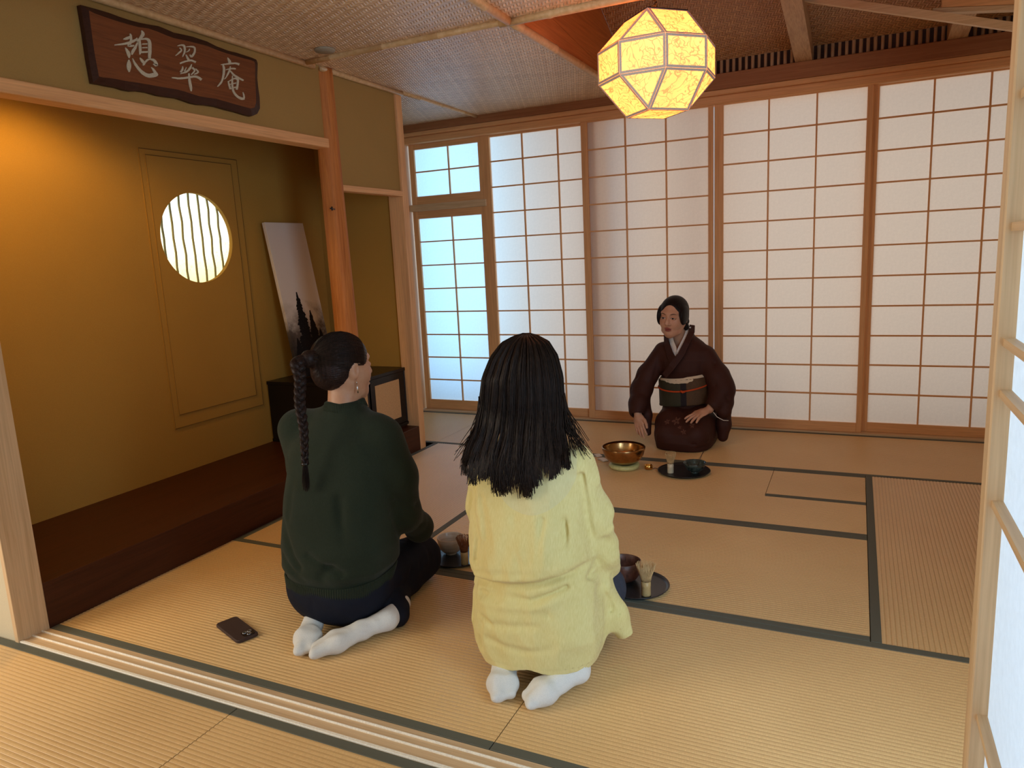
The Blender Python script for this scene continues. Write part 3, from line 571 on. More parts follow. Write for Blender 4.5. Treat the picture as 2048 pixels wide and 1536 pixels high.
[(1.187,2.269,1.186,2.272),(1.193,2.271,1.192,2.275),(1.203,2.274,1.202,2.279),(1.213,2.277,1.212,2.283),(1.221,2.279,1.222,2.286),(1.229,2.281,1.23,2.288),(1.237,2.282,1.239,2.29),(1.244,2.283,1.246,2.29),(1.249,2.284,1.251,2.291)],
[(1.214,2.292,1.22,2.292),(1.212,2.287,1.219,2.288),(1.208,2.281,1.217,2.282),(1.205,2.275,1.215,2.275),(1.201,2.268,1.211,2.267),(1.196,2.261,1.206,2.26),(1.191,2.254,1.2,2.252),(1.186,2.246,1.193,2.245),(1.182,2.24,1.188,2.239),(1.178,2.235,1.182,2.233),(1.174,2.231,1.178,2.229),(1.171,2.228,1.173,2.226),(1.168,2.225,1.171,2.224)],
[(1.211,2.27,1.216,2.273),(1.214,2.266,1.221,2.27),(1.219,2.261,1.227,2.266),(1.225,2.255,1.234,2.262),(1.234,2.25,1.243,2.258),(1.248,2.246,1.255,2.255),(1.264,2.242,1.271,2.251),(1.279,2.24,1.286,2.248),(1.29,2.238,1.296,2.245)],
[(1.19,2.22,1.196,2.222),(1.19,2.217,1.197,2.219),(1.19,2.212,1.198,2.215),(1.191,2.207,1.2,2.21),(1.191,2.202,1.201,2.206),(1.192,2.197,1.203,2.201),(1.194,2.192,1.204,2.196),(1.195,2.187,1.205,2.191),(1.196,2.184,1.206,2.188)],
[(1.196,2.218,1.194,2.221),(1.204,2.222,1.201,2.225),(1.214,2.227,1.211,2.231),(1.225,2.233,1.223,2.238),(1.234,2.237,1.233,2.243),(1.24,2.238,1.241,2.245),(1.245,2.238,1.249,2.246),(1.248,2.237,1.256,2.245),(1.249,2.236,1.261,2.242),(1.25,2.234,1.263,2.237),(1.249,2.229,1.262,2.231),(1.247,2.224,1.26,2.225),(1.246,2.218,1.258,2.219),(1.243,2.211,1.256,2.212),(1.24,2.203,1.253,2.203),(1.237,2.195,1.25,2.196),(1.235,2.19,1.248,2.191)],
[(1.201,2.205,1.201,2.209),(1.21,2.208,1.209,2.212),(1.222,2.212,1.221,2.216),(1.235,2.216,1.234,2.221),(1.243,2.219,1.243,2.224)],
[(1.202,2.185,1.201,2.19),(1.209,2.188,1.208,2.193),(1.221,2.192,1.22,2.197),(1.233,2.196,1.231,2.202),(1.241,2.199,1.239,2.204)],
[(1.222,2.251,1.227,2.252),(1.22,2.245,1.226,2.246),(1.218,2.237,1.225,2.239),(1.215,2.228,1.224,2.23),(1.213,2.22,1.223,2.222),(1.212,2.213,1.223,2.215),(1.211,2.206,1.222,2.208),(1.21,2.199,1.222,2.202),(1.21,2.192,1.222,2.196),(1.211,2.186,1.223,2.19),(1.212,2.18,1.224,2.185),(1.215,2.175,1.226,2.18),(1.218,2.17,1.229,2.176),(1.222,2.165,1.233,2.172),(1.226,2.161,1.237,2.169),(1.232,2.157,1.242,2.166),(1.238,2.154,1.248,2.163),(1.245,2.151,1.254,2.161),(1.253,2.149,1.261,2.16),(1.26,2.147,1.268,2.159),(1.268,2.147,1.273,2.159),(1.275,2.148,1.276,2.159),(1.281,2.15,1.279,2.16),(1.286,2.152,1.283,2.161),(1.288,2.153,1.285,2.161)],
[(1.29,2.159,1.277,2.157),(1.29,2.162,1.278,2.16),(1.29,2.165,1.279,2.163),(1.29,2.17,1.28,2.167),(1.289,2.173,1.28,2.171),(1.288,2.177,1.28,2.174),(1.285,2.181,1.28,2.178),(1.283,2.184,1.279,2.182),(1.282,2.186,1.279,2.184)]]

# ================================================================ THINGS
# --- carved name board
sign = tag(empty('sign_board', (0, .97, 2.24)), 'dark wooden name board with pale brushed characters above the alcove', 'sign')
n = len(SIGN_OUT)
V = [(-.009, a-.97, b-2.24) for a, b in SIGN_OUT]+[(.014, a-.97, b-2.24) for a, b in SIGN_OUT]+[(.036, a-.97, b-2.24) for a, b in SIGN_IN]
F = [(i, (i+1) % n, n+(i+1) % n, n+i) for i in range(n)]+[(n+i, n+(i+1) % n, 2*n+(i+1) % n, 2*n+i) for i in range(n)]+[tuple(range(n))]
mesh_obj('bark_edge', V, [q[::-1] for q in F], MAT['signedge'], sign)
mesh_obj('board_face', [(.0362, a-.97, b-2.24) for a, b in SIGN_IN], [tuple(range(n))[::-1]], MAT['signwood'], sign)
groups = {'character': (0, 25), 'character.001': (25, 42), 'character.002': (42, len(STROKES))}
for gi, (a, b) in enumerate(groups.values()):
    ch_ = bpy.data.objects.new('brushed_character', None); ch_.empty_display_size = .05; link(ch_, sign)
    for q, st in enumerate(STROKES[a:b]):
        V, F = [], []; m = len(st); x1 = .0388+q*.00002
        for (ya, za_, yb, zb_) in st: V += [(.0355, ya-.97, za_-2.24), (.0355, yb-.97, zb_-2.24), (x1, ya-.97, za_-2.24), (x1, yb-.97, zb_-2.24)]
        for i in range(m-1):
            c, d = 4*i, 4*(i+1)
            F += [(c+2, c+3, d+3, d+2), (c, c+2, d+2, d), (c+1, d+1, d+3, c+3)]
        F += [(0, 1, 3, 2), (4*m-4, 4*m-2, 4*m-1, 4*m-3)]
        mesh_obj('brush_stroke', V, F, MAT['ivory'], ch_)

# --- pendant lantern (small rhombicuboctahedron, flattened belt)
lan = tag(empty('pendant_lantern', (1.905, 2.0, 2.176)), 'glowing faceted paper lantern with dark fibres hanging below the sloped ceiling', 'lamp')
S_, HB, HC = .208, .140, .146; rc = S_/(2*math.sin(PI/8))
oc = [(rc*math.cos(-PI/2+PI/8+k*PI/4), rc*math.sin(-PI/2+PI/8+k*PI/4)) for k in range(8)]
sq = [(S_/math.sqrt(2)*math.cos(-PI/2+k*PI/2), S_/math.sqrt(2)*math.sin(-PI/2+k*PI/2)) for k in range(4)]
def P3(p, z): return Vector((p[0], p[1], z))
fc = []
for k in range(8):           # face k has normal -90deg + 45k (+45)
    a, b = oc[k-1], oc[k]; fc.append(('side_panel', [P3(a, -HB/2), P3(b, -HB/2), P3(b, HB/2), P3(a, HB/2)]))
for s in (1, -1):
    z0, z1_ = s*HB/2, s*(HB/2+HC)
    for k in range(8):
        a, b = oc[k-1], oc[k]
        if k % 2 == 0: fc.append(('triangle_panel', [P3(a, z0), P3(b, z0), P3(sq[k//2], z1_)]))
        else: fc.append(('sloping_panel', [P3(a, z0), P3(b, z0), P3(sq[((k+1)//2) % 4], z1_), P3(sq[k//2], z1_)]))
    if s < 0: fc.append(('bottom_panel', [P3(p, z1_) for p in sq]))
TV, TF = [], []
for nm, pts in fc:
    c = sum(pts, Vector())/len(pts); nr = (pts[1]-pts[0]).cross(pts[2]-pts[0]).normalized()
    if nr.dot(c) < 0: pts = pts[::-1]; nr = -nr
    wv = .0115; m = len(pts); inn = []
    for i in range(m):
        p, a, b = pts[i], (pts[i-1]-pts[i]).normalized(), (pts[(i+1) % m]-pts[i]).normalized()
        sn = a.cross(b).length; inn.append(p+(a+b)*(wv/sn))
    o = mesh_obj(nm, [p-nr*.001 for p in pts], [tuple(range(m))], MAT['lantern'], lan)
    k = len(TV); TV += [p+nr*.0012 for p in pts]+[p+nr*.0012 for p in inn]
    TF += [(k+i, k+(i+1) % m, k+m+(i+1) % m, k+m+i) for i in range(m)]
mesh_obj('edge_frame', TV, TF, MAT['lantern_tape'], lan)
zt_ = HB/2+HC
mesh_obj('bottom_slot_strip', [(-.14, -.012, -zt_-.002), (.14, -.012, -zt_-.002), (.14, -.004, -zt_-.002), (-.14, -.004, -zt_-.002), (-.12, .016, -zt_-.002), (.12, .016, -zt_-.002), (.12, .024, -zt_-.002), (-.12, .024, -zt_-.002)], [(3, 2, 1, 0), (7, 6, 5, 4)], MAT['lantern_tape'], lan)
for k in range(4):
    a, b = sq[k], sq[(k+1) % 4]; tubes('top_frame', [[(a[0], a[1], zt_), (b[0], b[1], zt_)]], [.004], MAT['iron'], lan, 5)
tubes('cross_wire', [[(sq[0][0], sq[0][1], zt_), (0, 0, zt_+.05), (sq[2][0], sq[2][1], zt_)]], [.002], MAT['iron'], lan, 5)
tubes('hanging_cord', [[(0, 0, zt_+.04), (.004, 0, zt_+.2), (-.003, .003, zt_+.5), (0, 0, 3.40-2.183)]], [.0045], MAT['iron'], lan, 6)
tubes('twisted_loop', [[(.009*math.cos(t*1.9), .009*math.sin(t*1.9), zt_+.04+.006*t) for t in range(16)]], [.0028], MAT['iron'], lan, 5)

# --- black cabinet in the alcove
cab = tag(empty('low_cabinet', (-.40, 2.345, .184)), 'low black cabinet with a tan door standing in the alcove corner', 'cabinet')
def cb(nm, x0, x1, y0, y1, z0, z1, m, bev=.0015): return box(nm, (x0+.40, y0-2.345, z0-.184), (x1+.40, y1-2.345, z1-.184), m, cab, bev)
cb('top_board', -.725, -.085, 2.0, 2.694, .572, .594, MAT['black']); cb('base_board', -.725, -.085, 2.0, 2.694, .1845, .205, MAT['black'])
cb('side_panel', -.72, -.09, 2.003, 2.025, .205, .572, MAT['black']); cb('side_panel', -.72, -.09, 2.670, 2.692, .205, .572, MAT['black'])
cb('back_panel', -.722, -.71, 2.025, 2.67, .205, .572, MAT['black'])
MAT['tan'] = simple('tan_door_paper', (.60, .36, .17), .75, .2)
for y0, y1 in ((2.275, 2.600), (2.030, 2.255)):
    d = cb('sliding_door', -.108, -.092, y0-.02+.0, y1+.02 if y1 < 2.5 else 2.668, .207, .570, MAT['black'])
    box('door_inset', (.0075, -((y1-y0)/2)+.022, -.135), (.0105, ((y1-y0)/2)-.022, .135), MAT['tan'], d)
# --- leaning painted panel
pan = tag(empty('painted_panel', (-.515, 2.086, .594)), 'tall narrow white canvas with black ink pines leaning on the cabinet', 'painting')
th = math.atan2(.165, 1.029); LP = 1.0395
pan.rotation_euler = (0, -th, 0); pan.location = (-.512, 2.086, .5965)
cm = NT('ink_wash_canvas'); v_ = cm.coord(); sp = cm.n('ShaderNodeSeparateXYZ'); cm.t.links.new(v_, sp.inputs[0])
nz = cm.noise(v_, 9, 5, .62); nz2 = cm.noise(v_, 30, 4, .6)
e = cm.math('ADD', sp.outputs[2], cm.math('MULTIPLY', cm.math('SUBTRACT', nz, .5), .34))
e = cm.math('ADD', e, cm.math('MULTIPLY', cm.math('SUBTRACT', nz2, .5), .10))
cc = cm.ramp(cm.math('ADD', e, .52), [(.10, (.010, .008, .008)), (.30, (.10, .075, .06)), (.42, (.50, .43, .37)), (.50, (.64, .56, .50))])
cm.fin(cc, .8, .15)
box('canvas', (-.024, 0, .008), (.0, .364, LP), cm.m, pan, .0015)
MAT['ink'] = simple('black_ink', (.012, .010, .010), .8, .1)
def pine(cx_, t0, t1, wmax, seed):
    rs = random.Random(seed); V, F = [], []
    def tri(a, b, c):
        k = len(V); V.extend([(.0008+.00001*k % .0004, *a), (.0008, *b), (.0008, *c)]); F.append((k, k+1, k+2))
    tri((cx_-.005, t0), (cx_+.005, t0), (cx_, t1)); N_ = 26
    for i in range(N_):
        f = i/(N_-1); t = t1-(t1-t0)*f*.97-.006; w_ = .006+wmax*f**.8*rs.uniform(.7, 1.15)
        for s in (-1, 1):
            ww = w_*rs.uniform(.75, 1.15); dz = ww*.28
            for j in range(5):
                u = j/5; x0 = cx_+s*ww*u; tri((x0, t-dz*u+.010), (x0-s*.006, t-dz*u-.016-.012*rs.random()), (x0+s*ww*.34, t-dz*(u+.3)-.004-rs.random()*.008))
    return V, F
V, F = [], []
for a in ((.148, .10, .573, .085, 1), (.239, .08, .442, .075, 2), (.30, .06, .31, .06, 4), (.06, .05, .27, .06, 5)):
    v, f = pine(*a); k = len(V); V += v; F += [tuple(i+k for i in q) for q in f]
V = [(x, min(max(y, .001), .363), z) for x, y, z in V]
tag(mesh_obj('ink_pines', V, F, MAT['ink'], pan), 'silhouettes of pointed pines brushed in black ink')

# --- smartphone in a leather case, lying face down
def rounded(wx, wy, r, n=6):
    pts = []
    for cx_, cy_, a0 in ((wx-r, wy-r, 0), (-wx+r, wy-r, PI/2), (-wx+r, -wy+r, PI), (wx-r, -wy+r, 3*PI/2)):
        pts += [(cx_+r*math.cos(a0+PI/2*i/n), cy_+r*math.sin(a0+PI/2*i/n)) for i in range(n+1)]
    return pts
ph_ = tag(empty('smartphone', (.727, .243, .0010), R(-20.5)), 'smartphone in a dark brown leather case lying on the mat', 'phone')
def slab(name, wx, wy, r, z0, z1, b, mat, parent, loc=(0, 0)):
    rg = [[(x*q+loc[0], y*q2+loc[1], z) for x, y in rounded(wx, wy, r)] for q, q2, z in ((1-b/wx, 1-b/wy, z0), (1, 1, z0+b), (1, 1, z1-b), (1-b/wx, 1-b/wy, z1))]
    v, f = loft(rg); return mesh_obj(name, v, f, mat, parent, smooth=False)
MAT['leather'] = simple('brown_leather_case', (.050, .026, .021), .55, .35, bump=.3, bs=500)
MAT['lens'] = simple('lens_glass', (.006, .006, .008), .1, .6); MAT['chrome'] = simple('brushed_chrome', (.55, .55, .56), .25, .5, 1.0)
slab('leather_case', .098, .0415, .014, .0, .0125, .0022, MAT['leather'], ph_)
slab('camera_plate', .021, .0215, .008, .0122, .0145, .0008, MAT['lens'], ph_, (.070, .012))
for x, y in ((.061, .021), (.061, .003), (.079, .012)):
    lathe('lens_ring', [(.0005, .0142), (.0082, .0142), (.0082, .0160), (.0064, .0162), (.0060, .0148), (.0005, .0148)], MAT['chrome'], ph_, 20, (x, y, 0))
    lathe('lens', [(.0004, .0149), (.0060, .0149), (.0055, .0154), (.0004, .0155)], MAT['lens'], ph_, 16, (x, y, 0))

# --- trays, bowls, whisks
def tray(loc, r, label, mat):
    o = lathe('round_tray', [(.001, 0), (r*.86, 0), (r*.93, .003), (r, .0125), (r*.992, .0142), (r*.93, .0068), (r*.86, .0052), (.001, .0050)], mat, None, 72)
    o.location = loc; return tag(o, label, 'tray')
MAT['blacktray2'] = simple('dark_slate_lacquer_tray', (.020, .021, .024), .27, .55, bump=.15, bs=60)
tray((1.190, 1.105, .0022), .130, 'dark round tray beside the knee of the person in green', MAT['blacktray2'])
tray((2.022, 1.090, .0022), .132, 'dark round tray beside the knee of the person in yellow', MAT['blacktray2'])
tray((1.880, 2.655, .0022), .156, 'flat black round tray in front of the person in the kimono', MAT['tray'])
def bowl(loc, prof_o, wob, seed, mats, label, fr, fh):
    """prof_o: outer (r,z) from the foot up; the inside is offset"""
    t = .0045; pin = [(max(r-t, .001), z+(.006 if i == 0 else 0.0)) for i, (r, z) in enumerate(prof_o)]
    r_ = tag(empty('tea_bowl', loc), label, 'bowl')
    lathe('bowl_body', [(.001, prof_o[0][1])]+prof_o+[(prof_o[-1][0]-t*.5, prof_o[-1][1]+.0022)]+pin[::-1]+[(.001, pin[0][1])], mats[0], r_, 56, (0, 0, 0), wob, seed)
    lathe('foot_ring', [(fr*.6, .0), (fr*.96, .0), (fr, fh), (fr*.6, fh)], mats[1], r_, 40)
    return r_
def ceramic(name, c1, c2, rough, sc=6, streak=2.5, bump=.1):
    t = NT(name); f = t.noise(t.coord((sc, sc, sc*streak)), 3, 5, .6, .8); t.bump(f, bump, .004)
    return t.fin(t.ramp(f, [(.35, c1), (.65, c2)]), rough, .5)
MAT['cerw'] = ceramic('warm_white_glaze', (.44, .35, .27), (.56, .47, .38), .28, 3, 8); MAT['cerb'] = ceramic('brown_red_raku', (.055, .020, .013), (.15, .055, .035), .42, 12, 1, .3)
MAT['cerg'] = ceramic('green_black_glaze', (.008, .013, .012), (.06, .08, .07), .14, 9, 1.0)
bowl((1.145, 1.125, .0075), [(.024, .006), (.038, .013), (.052, .030), (.058, .052), (.0615, .078)], .01, 1, (MAT['cerw'], MAT['cerw']), 'cream glazed tea bowl on the tray by the person in green', .026, .008)
bowl((1.965, 1.120, .0075), [(.030, .006), (.050, .013), (.060, .030), (.063, .055), (.065, .086)], .035, 5, (MAT['cerb'], MAT['cerb']), 'rough reddish brown tea bowl on the tray by the person in yellow', .030, .008)
bowl((1.948, 2.640, .0075), [(.024, .008), (.040, .016), (.052, .030), (.060, .046), (.068, .064)], .012, 9, (MAT['cerg'], MAT['cerg']), 'glossy dark green tea bowl on the flat black tray', .025, .010)
sp_ = tag(tubes('tea_scoop', [[(0, 0, .030), (.018, .025, .085), (.028, .042, .115), (.034, .050, .128)]], [.0018], simple('dark_bamboo_scoop', (.05, .02, .012), .5), None, 6), 'thin dark tea scoop standing in the green bowl', 'utensil'); sp_.location = (1.955, 2.650, .0)
MAT['wh_l'] = simple('pale_bamboo_whisk', (.62, .42, .20), .55); MAT['wh_d'] = simple('smoked_bamboo_tines', (.28, .10, .035), .5); MAT['wh_h'] = simple('bamboo_whisk_handle', (.50, .33, .14), .4)
MAT['thread'] = simple('black_binding_thread', (.015, .010, .012), .7)
def whisk(loc, mt, mh, label, h=.125, hr=.0185, fl=.040, tight=0, nt=44):
    r_ = tag(empty('tea_whisk', loc), label, 'whisk'); hh = h*.46
    lathe('handle', [(.001, .0005), (hr*.97, .0005), (hr, .003), (hr*.98, hh*.62), (hr*1.02, hh*.66), (hr, hh*.70), (hr*.99, hh), (.001, hh)], mh, r_, 24)
    tubes('binding_thread', [[(hr*1.03*math.cos(t*.7), hr*1.03*math.sin(t*.7), hh-.002+.00045*t) for t in range(19)]], [.0011], MAT['thread'], r_, 5)
    L, W = [], []
    for k in range(nt):
        a = 2*PI*k/nt; j = random.uniform(.9, 1.05); c, s = math.cos(a), math.sin(a); zt = h*random.uniform(.97, 1.0)
        if tight: pr_ = [(hr*.97, hh), (hr*1.15, hh+(zt-hh)*.3), (fl*.86*j, hh+(zt-hh)*.72), (fl*j, zt-.006), (fl*.93*j, zt), (fl*.80*j, zt-.004)]
        else: pr_ = [(hr*.97, hh), (hr*1.2, hh+(zt-hh)*.3), (hr*1.2+(fl-hr*1.2)*.6*j, hh+(zt-hh)*.65), (fl*j, zt)]
        L.append([(r*c, r*s, z) for r, z in pr_]); W.append([.0013]+[.0011]*(len(pr_)-2)+[.0007])
    for k in range(nt//2):
        a = 2*PI*k/(nt//2)+.1; c, s = math.cos(a), math.sin(a); L.append([(hr*.8*c, hr*.8*s, hh), (hr*.75*c, hr*.75*s, hh+(h-hh)*.5), (hr*.55*c, hr*.55*s, h*random.uniform(.92, .98))]); W.append([.0012, .001, .0007])
    o = tubes('tines', L, W, mt, r_, 4); o['kind'] = 'stuff'
    lathe('tine_root', [(.001, hh-.001), (hr*.99, hh-.001), (hr*1.13, hh+(h-hh)*.28), (.001, hh+(h-hh)*.28)], mt, r_, 24)
    return r_
whisk((1.262, 1.042, .0072), MAT['wh_d'], MAT['wh_h'], 'smoked bamboo whisk with brown tines on the tray by the person in green', .130, .0165, .032, 1)
whisk((2.081, 1.020, .0072), MAT['wh_l'], MAT['wh_h'], 'pale bamboo whisk with flaring tines on the tray by the person in yellow', .132, .0185, .037, 0, 56)
whisk((1.812, 2.600, .0072), MAT['wh_l'], simple('cream_bamboo_handle', (.62, .52, .36), .45), 'cream bamboo whisk standing on the flat black tray', .128, .0185, .034, 1)

# --- singing bowl on its ring cushion
MAT['brass'] = simple('hammered_bronze', (.42, .235, .095), .23, .5, 1.0, bump=.35, bs=28, var=.25)
MAT['gold'] = simple('polished_brass', (.72, .40, .10), .18, .5, 1.0)
MAT['silk'] = simple('yellow_silk_cushion', (.56, .50, .20), .45, .4, bump=.4, bs=60)
t_ = lathe('ring_cushion', [(.045, .003), (.070, .001), (.088, .006), (.096, .018), (.090, .030), (.072, .034), (.048, .030), (.036, .018)], MAT['silk'], None, 48, (1.515, 2.640, .0005), .03, 4); tag(t_, 'yellow silk ring cushion under the bronze bowl', 'cushion')
ob = [(.001, 0), (.045, .001), (.080, .010), (.106, .032), (.122, .060), (.131, .090), (.134, .106)]
sb = lathe('singing_bowl', ob+[(.1325, .1085), (.1285, .107)]+[(max(r-.0045, .0008), z+.0035) for r, z in ob[::-1]], MAT['brass'], None, 72, (1.512, 2.640, .0315), .008, 2); tag(sb, 'large bronze singing bowl resting on a yellow cushion', 'bowl')
bl_ = lathe('brass_cup', [(.001, .0), (.021, .001), (.0245, .004), (.0255, .026), (.0245, .027), (.0232, .026), (.022, .006), (.001, .004)], MAT['gold'], None, 36, (1.665, 2.652, .002)); tag(bl_, 'tiny polished brass cup between the bronze bowl and the black tray', 'cup')
tag(tubes('striker_stick', [[(1.690, 2.655, .006), (1.704, 2.660, .010), (1.716, 2.664, .005), (1.730, 2.668, .0035)]], [.0018], MAT['iron'], None, 6), 'short dark stick lying beside the tiny brass cup', 'stick')
for i, (x, y, rz) in enumerate(((1.272, 2.850, -.9), (1.335, 2.765, -.75))):
    o = slab('paper_card', .040 if i else .030, .022, .004, 0, .006, .001, MAT['white'], None)
    o.location = (x, y, .0022); o.rotation_euler = (0, 0, rz); tag(o, 'smaller white card nearer the far doors beside the bronze bowl' if not i else 'longer white card lying close beside the bronze bowl', 'card')
    b_ = box('dark_edge', (-.030, -.0225, .0061), (.03, -.0195, .0066), MAT['iron'], o)

# ================================================================ PEOPLE: implicit-surface kit
f4 = np.float32
def A(*v): return np.array(v, dtype=f4)
def cap(P, a, b, ra, rb, sx=None):
    a, b = np.asarray(a, f4), np.asarray(b, f4); d = b-a; L2 = float(d@d)+1e-9; q = P-a
    t = np.clip((q@d)/L2, 0, 1); return np.linalg.norm(q-t[:, None]*d, axis=1)-(ra+(rb-ra)*t)
def ell(P, c, r, rot=None):
    q = P-np.asarray(c, f4)
    if rot is not None: q = q@np.array(Euler(rot).to_matrix(), dtype=f4)
    r = np.asarray(r, f4); k0 = np.linalg.norm(q/r, axis=1); k1 = np.linalg.norm(q/(r*r), axis=1)+1e-6
    return k0*(k0-1)/k1
def smin(a, b, k=.03):
    h = np.clip(.5+.5*(b-a)/k, 0, 1); return b+(a-b)*h-k*h*(1-h)
def smax(a, b, k=.01): return -smin(-a, -b, k)
def su(k, *fs):
    r = fs[0]
    for f in fs[1:]: r = smin(r, f, k)
    return r
def chain(P, pts, rad, k=.02):
    r = None
    for i in range(len(pts)-1):
        f = cap(P, pts[i], pts[i+1], rad[i], rad[i+1]); r = f if r is None else smin(r, f, k)
    return r
def seg(P, pts, sc=(1, 1, 1)):
    """distance to a polyline"""
    r = None; s = np.asarray(sc, f4)
    for i in range(len(pts)-1):
        f = cap(P*s, np.asarray(pts[i], f4)*s, np.asarray(pts[i+1], f4)*s, 0, 0); r = f if r is None else np.minimum(r, f)
    return r
def crease(P, pts, w, d): return d*np.exp(-(seg(P, pts)/w)**2)
def wob(P, sc, seed, n=5):
    rs = np.random.RandomState(seed); r = 0
    for i in range(n):
        k = rs.randn(3).astype(f4)*sc; r = r+np.sin(P@k+rs.rand()*6.28)
    return r/n
def cz(P, pts, w, d): return d*np.exp(-(seg(P, pts, (1, .35, 1))/w)**2)*(P[:, 1] < .10)
def rid(P, sc, seed, n=4): return np.abs(wob(P, sc, seed, n))
def prof(P, tab, cy=0.0, e=2.0):
    """stack of ellipses; tab rows z, left, right, back, front (half sizes from x=0, y=0)"""
    T = np.array(tab, f4); z = P[:, 2]; l, r, b, f = (np.interp(z, T[:, 0], T[:, i]).astype(f4) for i in (1, 2, 3, 4))
    cx, a = (r-l)/2, (r+l)/2; cyy, d = (f-b)/2, (f+b)/2
    q = (np.abs((P[:, 0]-cx)/a)**e+np.abs((P[:, 1]-cyy)/d)**e)**(1/e)
    v = (q-1)*np.minimum(a, d); return np.maximum(v, np.maximum(T[0, 0]-z, z-T[-1, 0])).astype(f4)
def surfnet(fn, lo, hi, h, B_=10, lip=1.6):
    lo = np.array(lo, f4); n = [int(math.ceil((hi[i]-lo[i])/h/B_))*B_+1 for i in range(3)]
    val = np.full(n, 1.0, f4); nb = [(m-1)//B_ for m in n]
    c = np.stack(np.meshgrid(*[lo[i]+h*B_*(np.arange(nb[i])+.5) for i in range(3)], indexing='ij'), -1).reshape(-1, 3).astype(f4)
    fc_ = fn(c); rad = h*B_*.87*lip+.012
    idx = np.stack(np.meshgrid(*[np.arange(m) for m in nb], indexing='ij'), -1).reshape(-1, 3)
    for ii, f in zip(idx, fc_):
        if f < -rad: a = ii*B_; val[a[0]:a[0]+B_+1, a[1]:a[1]+B_+1, a[2]:a[2]+B_+1] = -1
    act = idx[np.abs(fc_) <= rad]
    loc = np.stack(np.meshgrid(*[np.arange(B_+1)]*3, indexing='ij'), -1).reshape(-1, 3)
    for s in range(0, len(act), 300):
        g_ = (act[s:s+300, None, :]*B_+loc[None]).reshape(-1, 3); val[g_[:, 0], g_[:, 1], g_[:, 2]] = fn(lo+g_.astype(f4)*h)
    S = val < 0; m = [k-1 for k in n]
    sm = np.zeros(m, np.int8)
    for dx in (0, 1):
        for dy in (0, 1):
            for dz in (0, 1): sm += S[dx:dx+m[0], dy:dy+m[1], dz:dz+m[2]]
    cells = np.argwhere((sm > 0) & (sm < 8)); vid = np.full(m, -1, np.int64); vid[tuple(cells.T)] = np.arange(len(cells))
    acc = np.zeros((len(cells), 3), f4); cnt = np.zeros(len(cells), f4)
    C8 = [(0, 0, 0), (1, 0, 0), (0, 1, 0), (1, 1, 0), (0, 0, 1), (1, 0, 1), (0, 1, 1), (1, 1, 1)]
    V8 = [val[cells[:, 0]+a, cells[:, 1]+b, cells[:, 2]+c_] for a, b, c_ in C8]
    for i, j in ((0, 1), (2, 3), (4, 5), (6, 7), (0, 2), (1, 3), (4, 6), (5, 7), (0, 4), (1, 5), (2, 6), (3, 7)):
        a, b = V8[i], V8[j]; x = (a < 0) != (b < 0); t = np.where(x, a/np.where(x, a-b, 1), 0)
        p = np.array(C8[i], f4)+t[:, None]*(np.array(C8[j], f4)-np.array(C8[i], f4)); acc += np.where(x[:, None], p, 0); cnt += x
    verts = lo+(cells+acc/cnt[:, None])*h; F = []
    for ax in range(3):
        o1, o2 = [(1, 2), (2, 0), (0, 1)][ax]
        s0 = [slice(None)]*3; s1 = [slice(None)]*3; s0[ax] = slice(0, -1); s1[ax] = slice(1, None)
        e = np.argwhere(S[tuple(s0)] != S[tuple(s1)]); e = e[(e[:, o1] > 0) & (e[:, o2] > 0) & (e[:, o1] < m[o1]) & (e[:, o2] < m[o2])]
        ins = S[tuple(e.T)]
        def cv(d1, d2): q = e.copy(); q[:, o1] -= d1; q[:, o2] -= d2; return vid[tuple(q.T)]
        q = np.stack([cv(1, 1), cv(0, 1), cv(0, 0), cv(1, 0)], 1); q[~ins] = q[~ins][:, ::-1]; F.append(q)
    return verts, np.concatenate(F)
def sdf_obj(name, fn, lo, hi, h, mat, parent=None, relax=1, mats=None, mfn=None):
    v, f = surfnet(fn, lo, hi, h)
    for _ in range(relax):      # light smoothing takes out the cell stepping
        s = np.zeros_like(v); c = np.zeros(len(v))
        for k in range(4): np.add.at(s, f[:, k], v[f[:, (k+1) % 4]]); np.add.at(s, f[:, k], v[f[:, (k+3) % 4]]); np.add.at(c, f[:, k], 2)
        v = v*.5+.5*s/np.maximum(c, 1)[:, None]
    me = bpy.data.meshes.new(name); nv, nf = len(v), len(f)
    me.vertices.add(nv); me.vertices.foreach_set('co', v.astype(f4).ravel()); me.loops.add(nf*4); me.polygons.add(nf)
    me.loops.foreach_set('vertex_index', f.astype(np.int32).ravel()); me.polygons.foreach_set('loop_start', np.arange(nf, dtype=np.int32)*4)
    me.polygons.foreach_set('loop_total', np.full(nf, 4, np.int32)); me.polygons.foreach_set('use_smooth', [True]*nf)
    for m in (mats or [mat]): me.materials.append(m)
    if mfn is not None: me.polygons.foreach_set('material_index', mfn(v[f].mean(1).astype(f4)).astype(np.int32))
    me.update(calc_edges=True)
    return link(bpy.data.objects.new(name, me), parent)

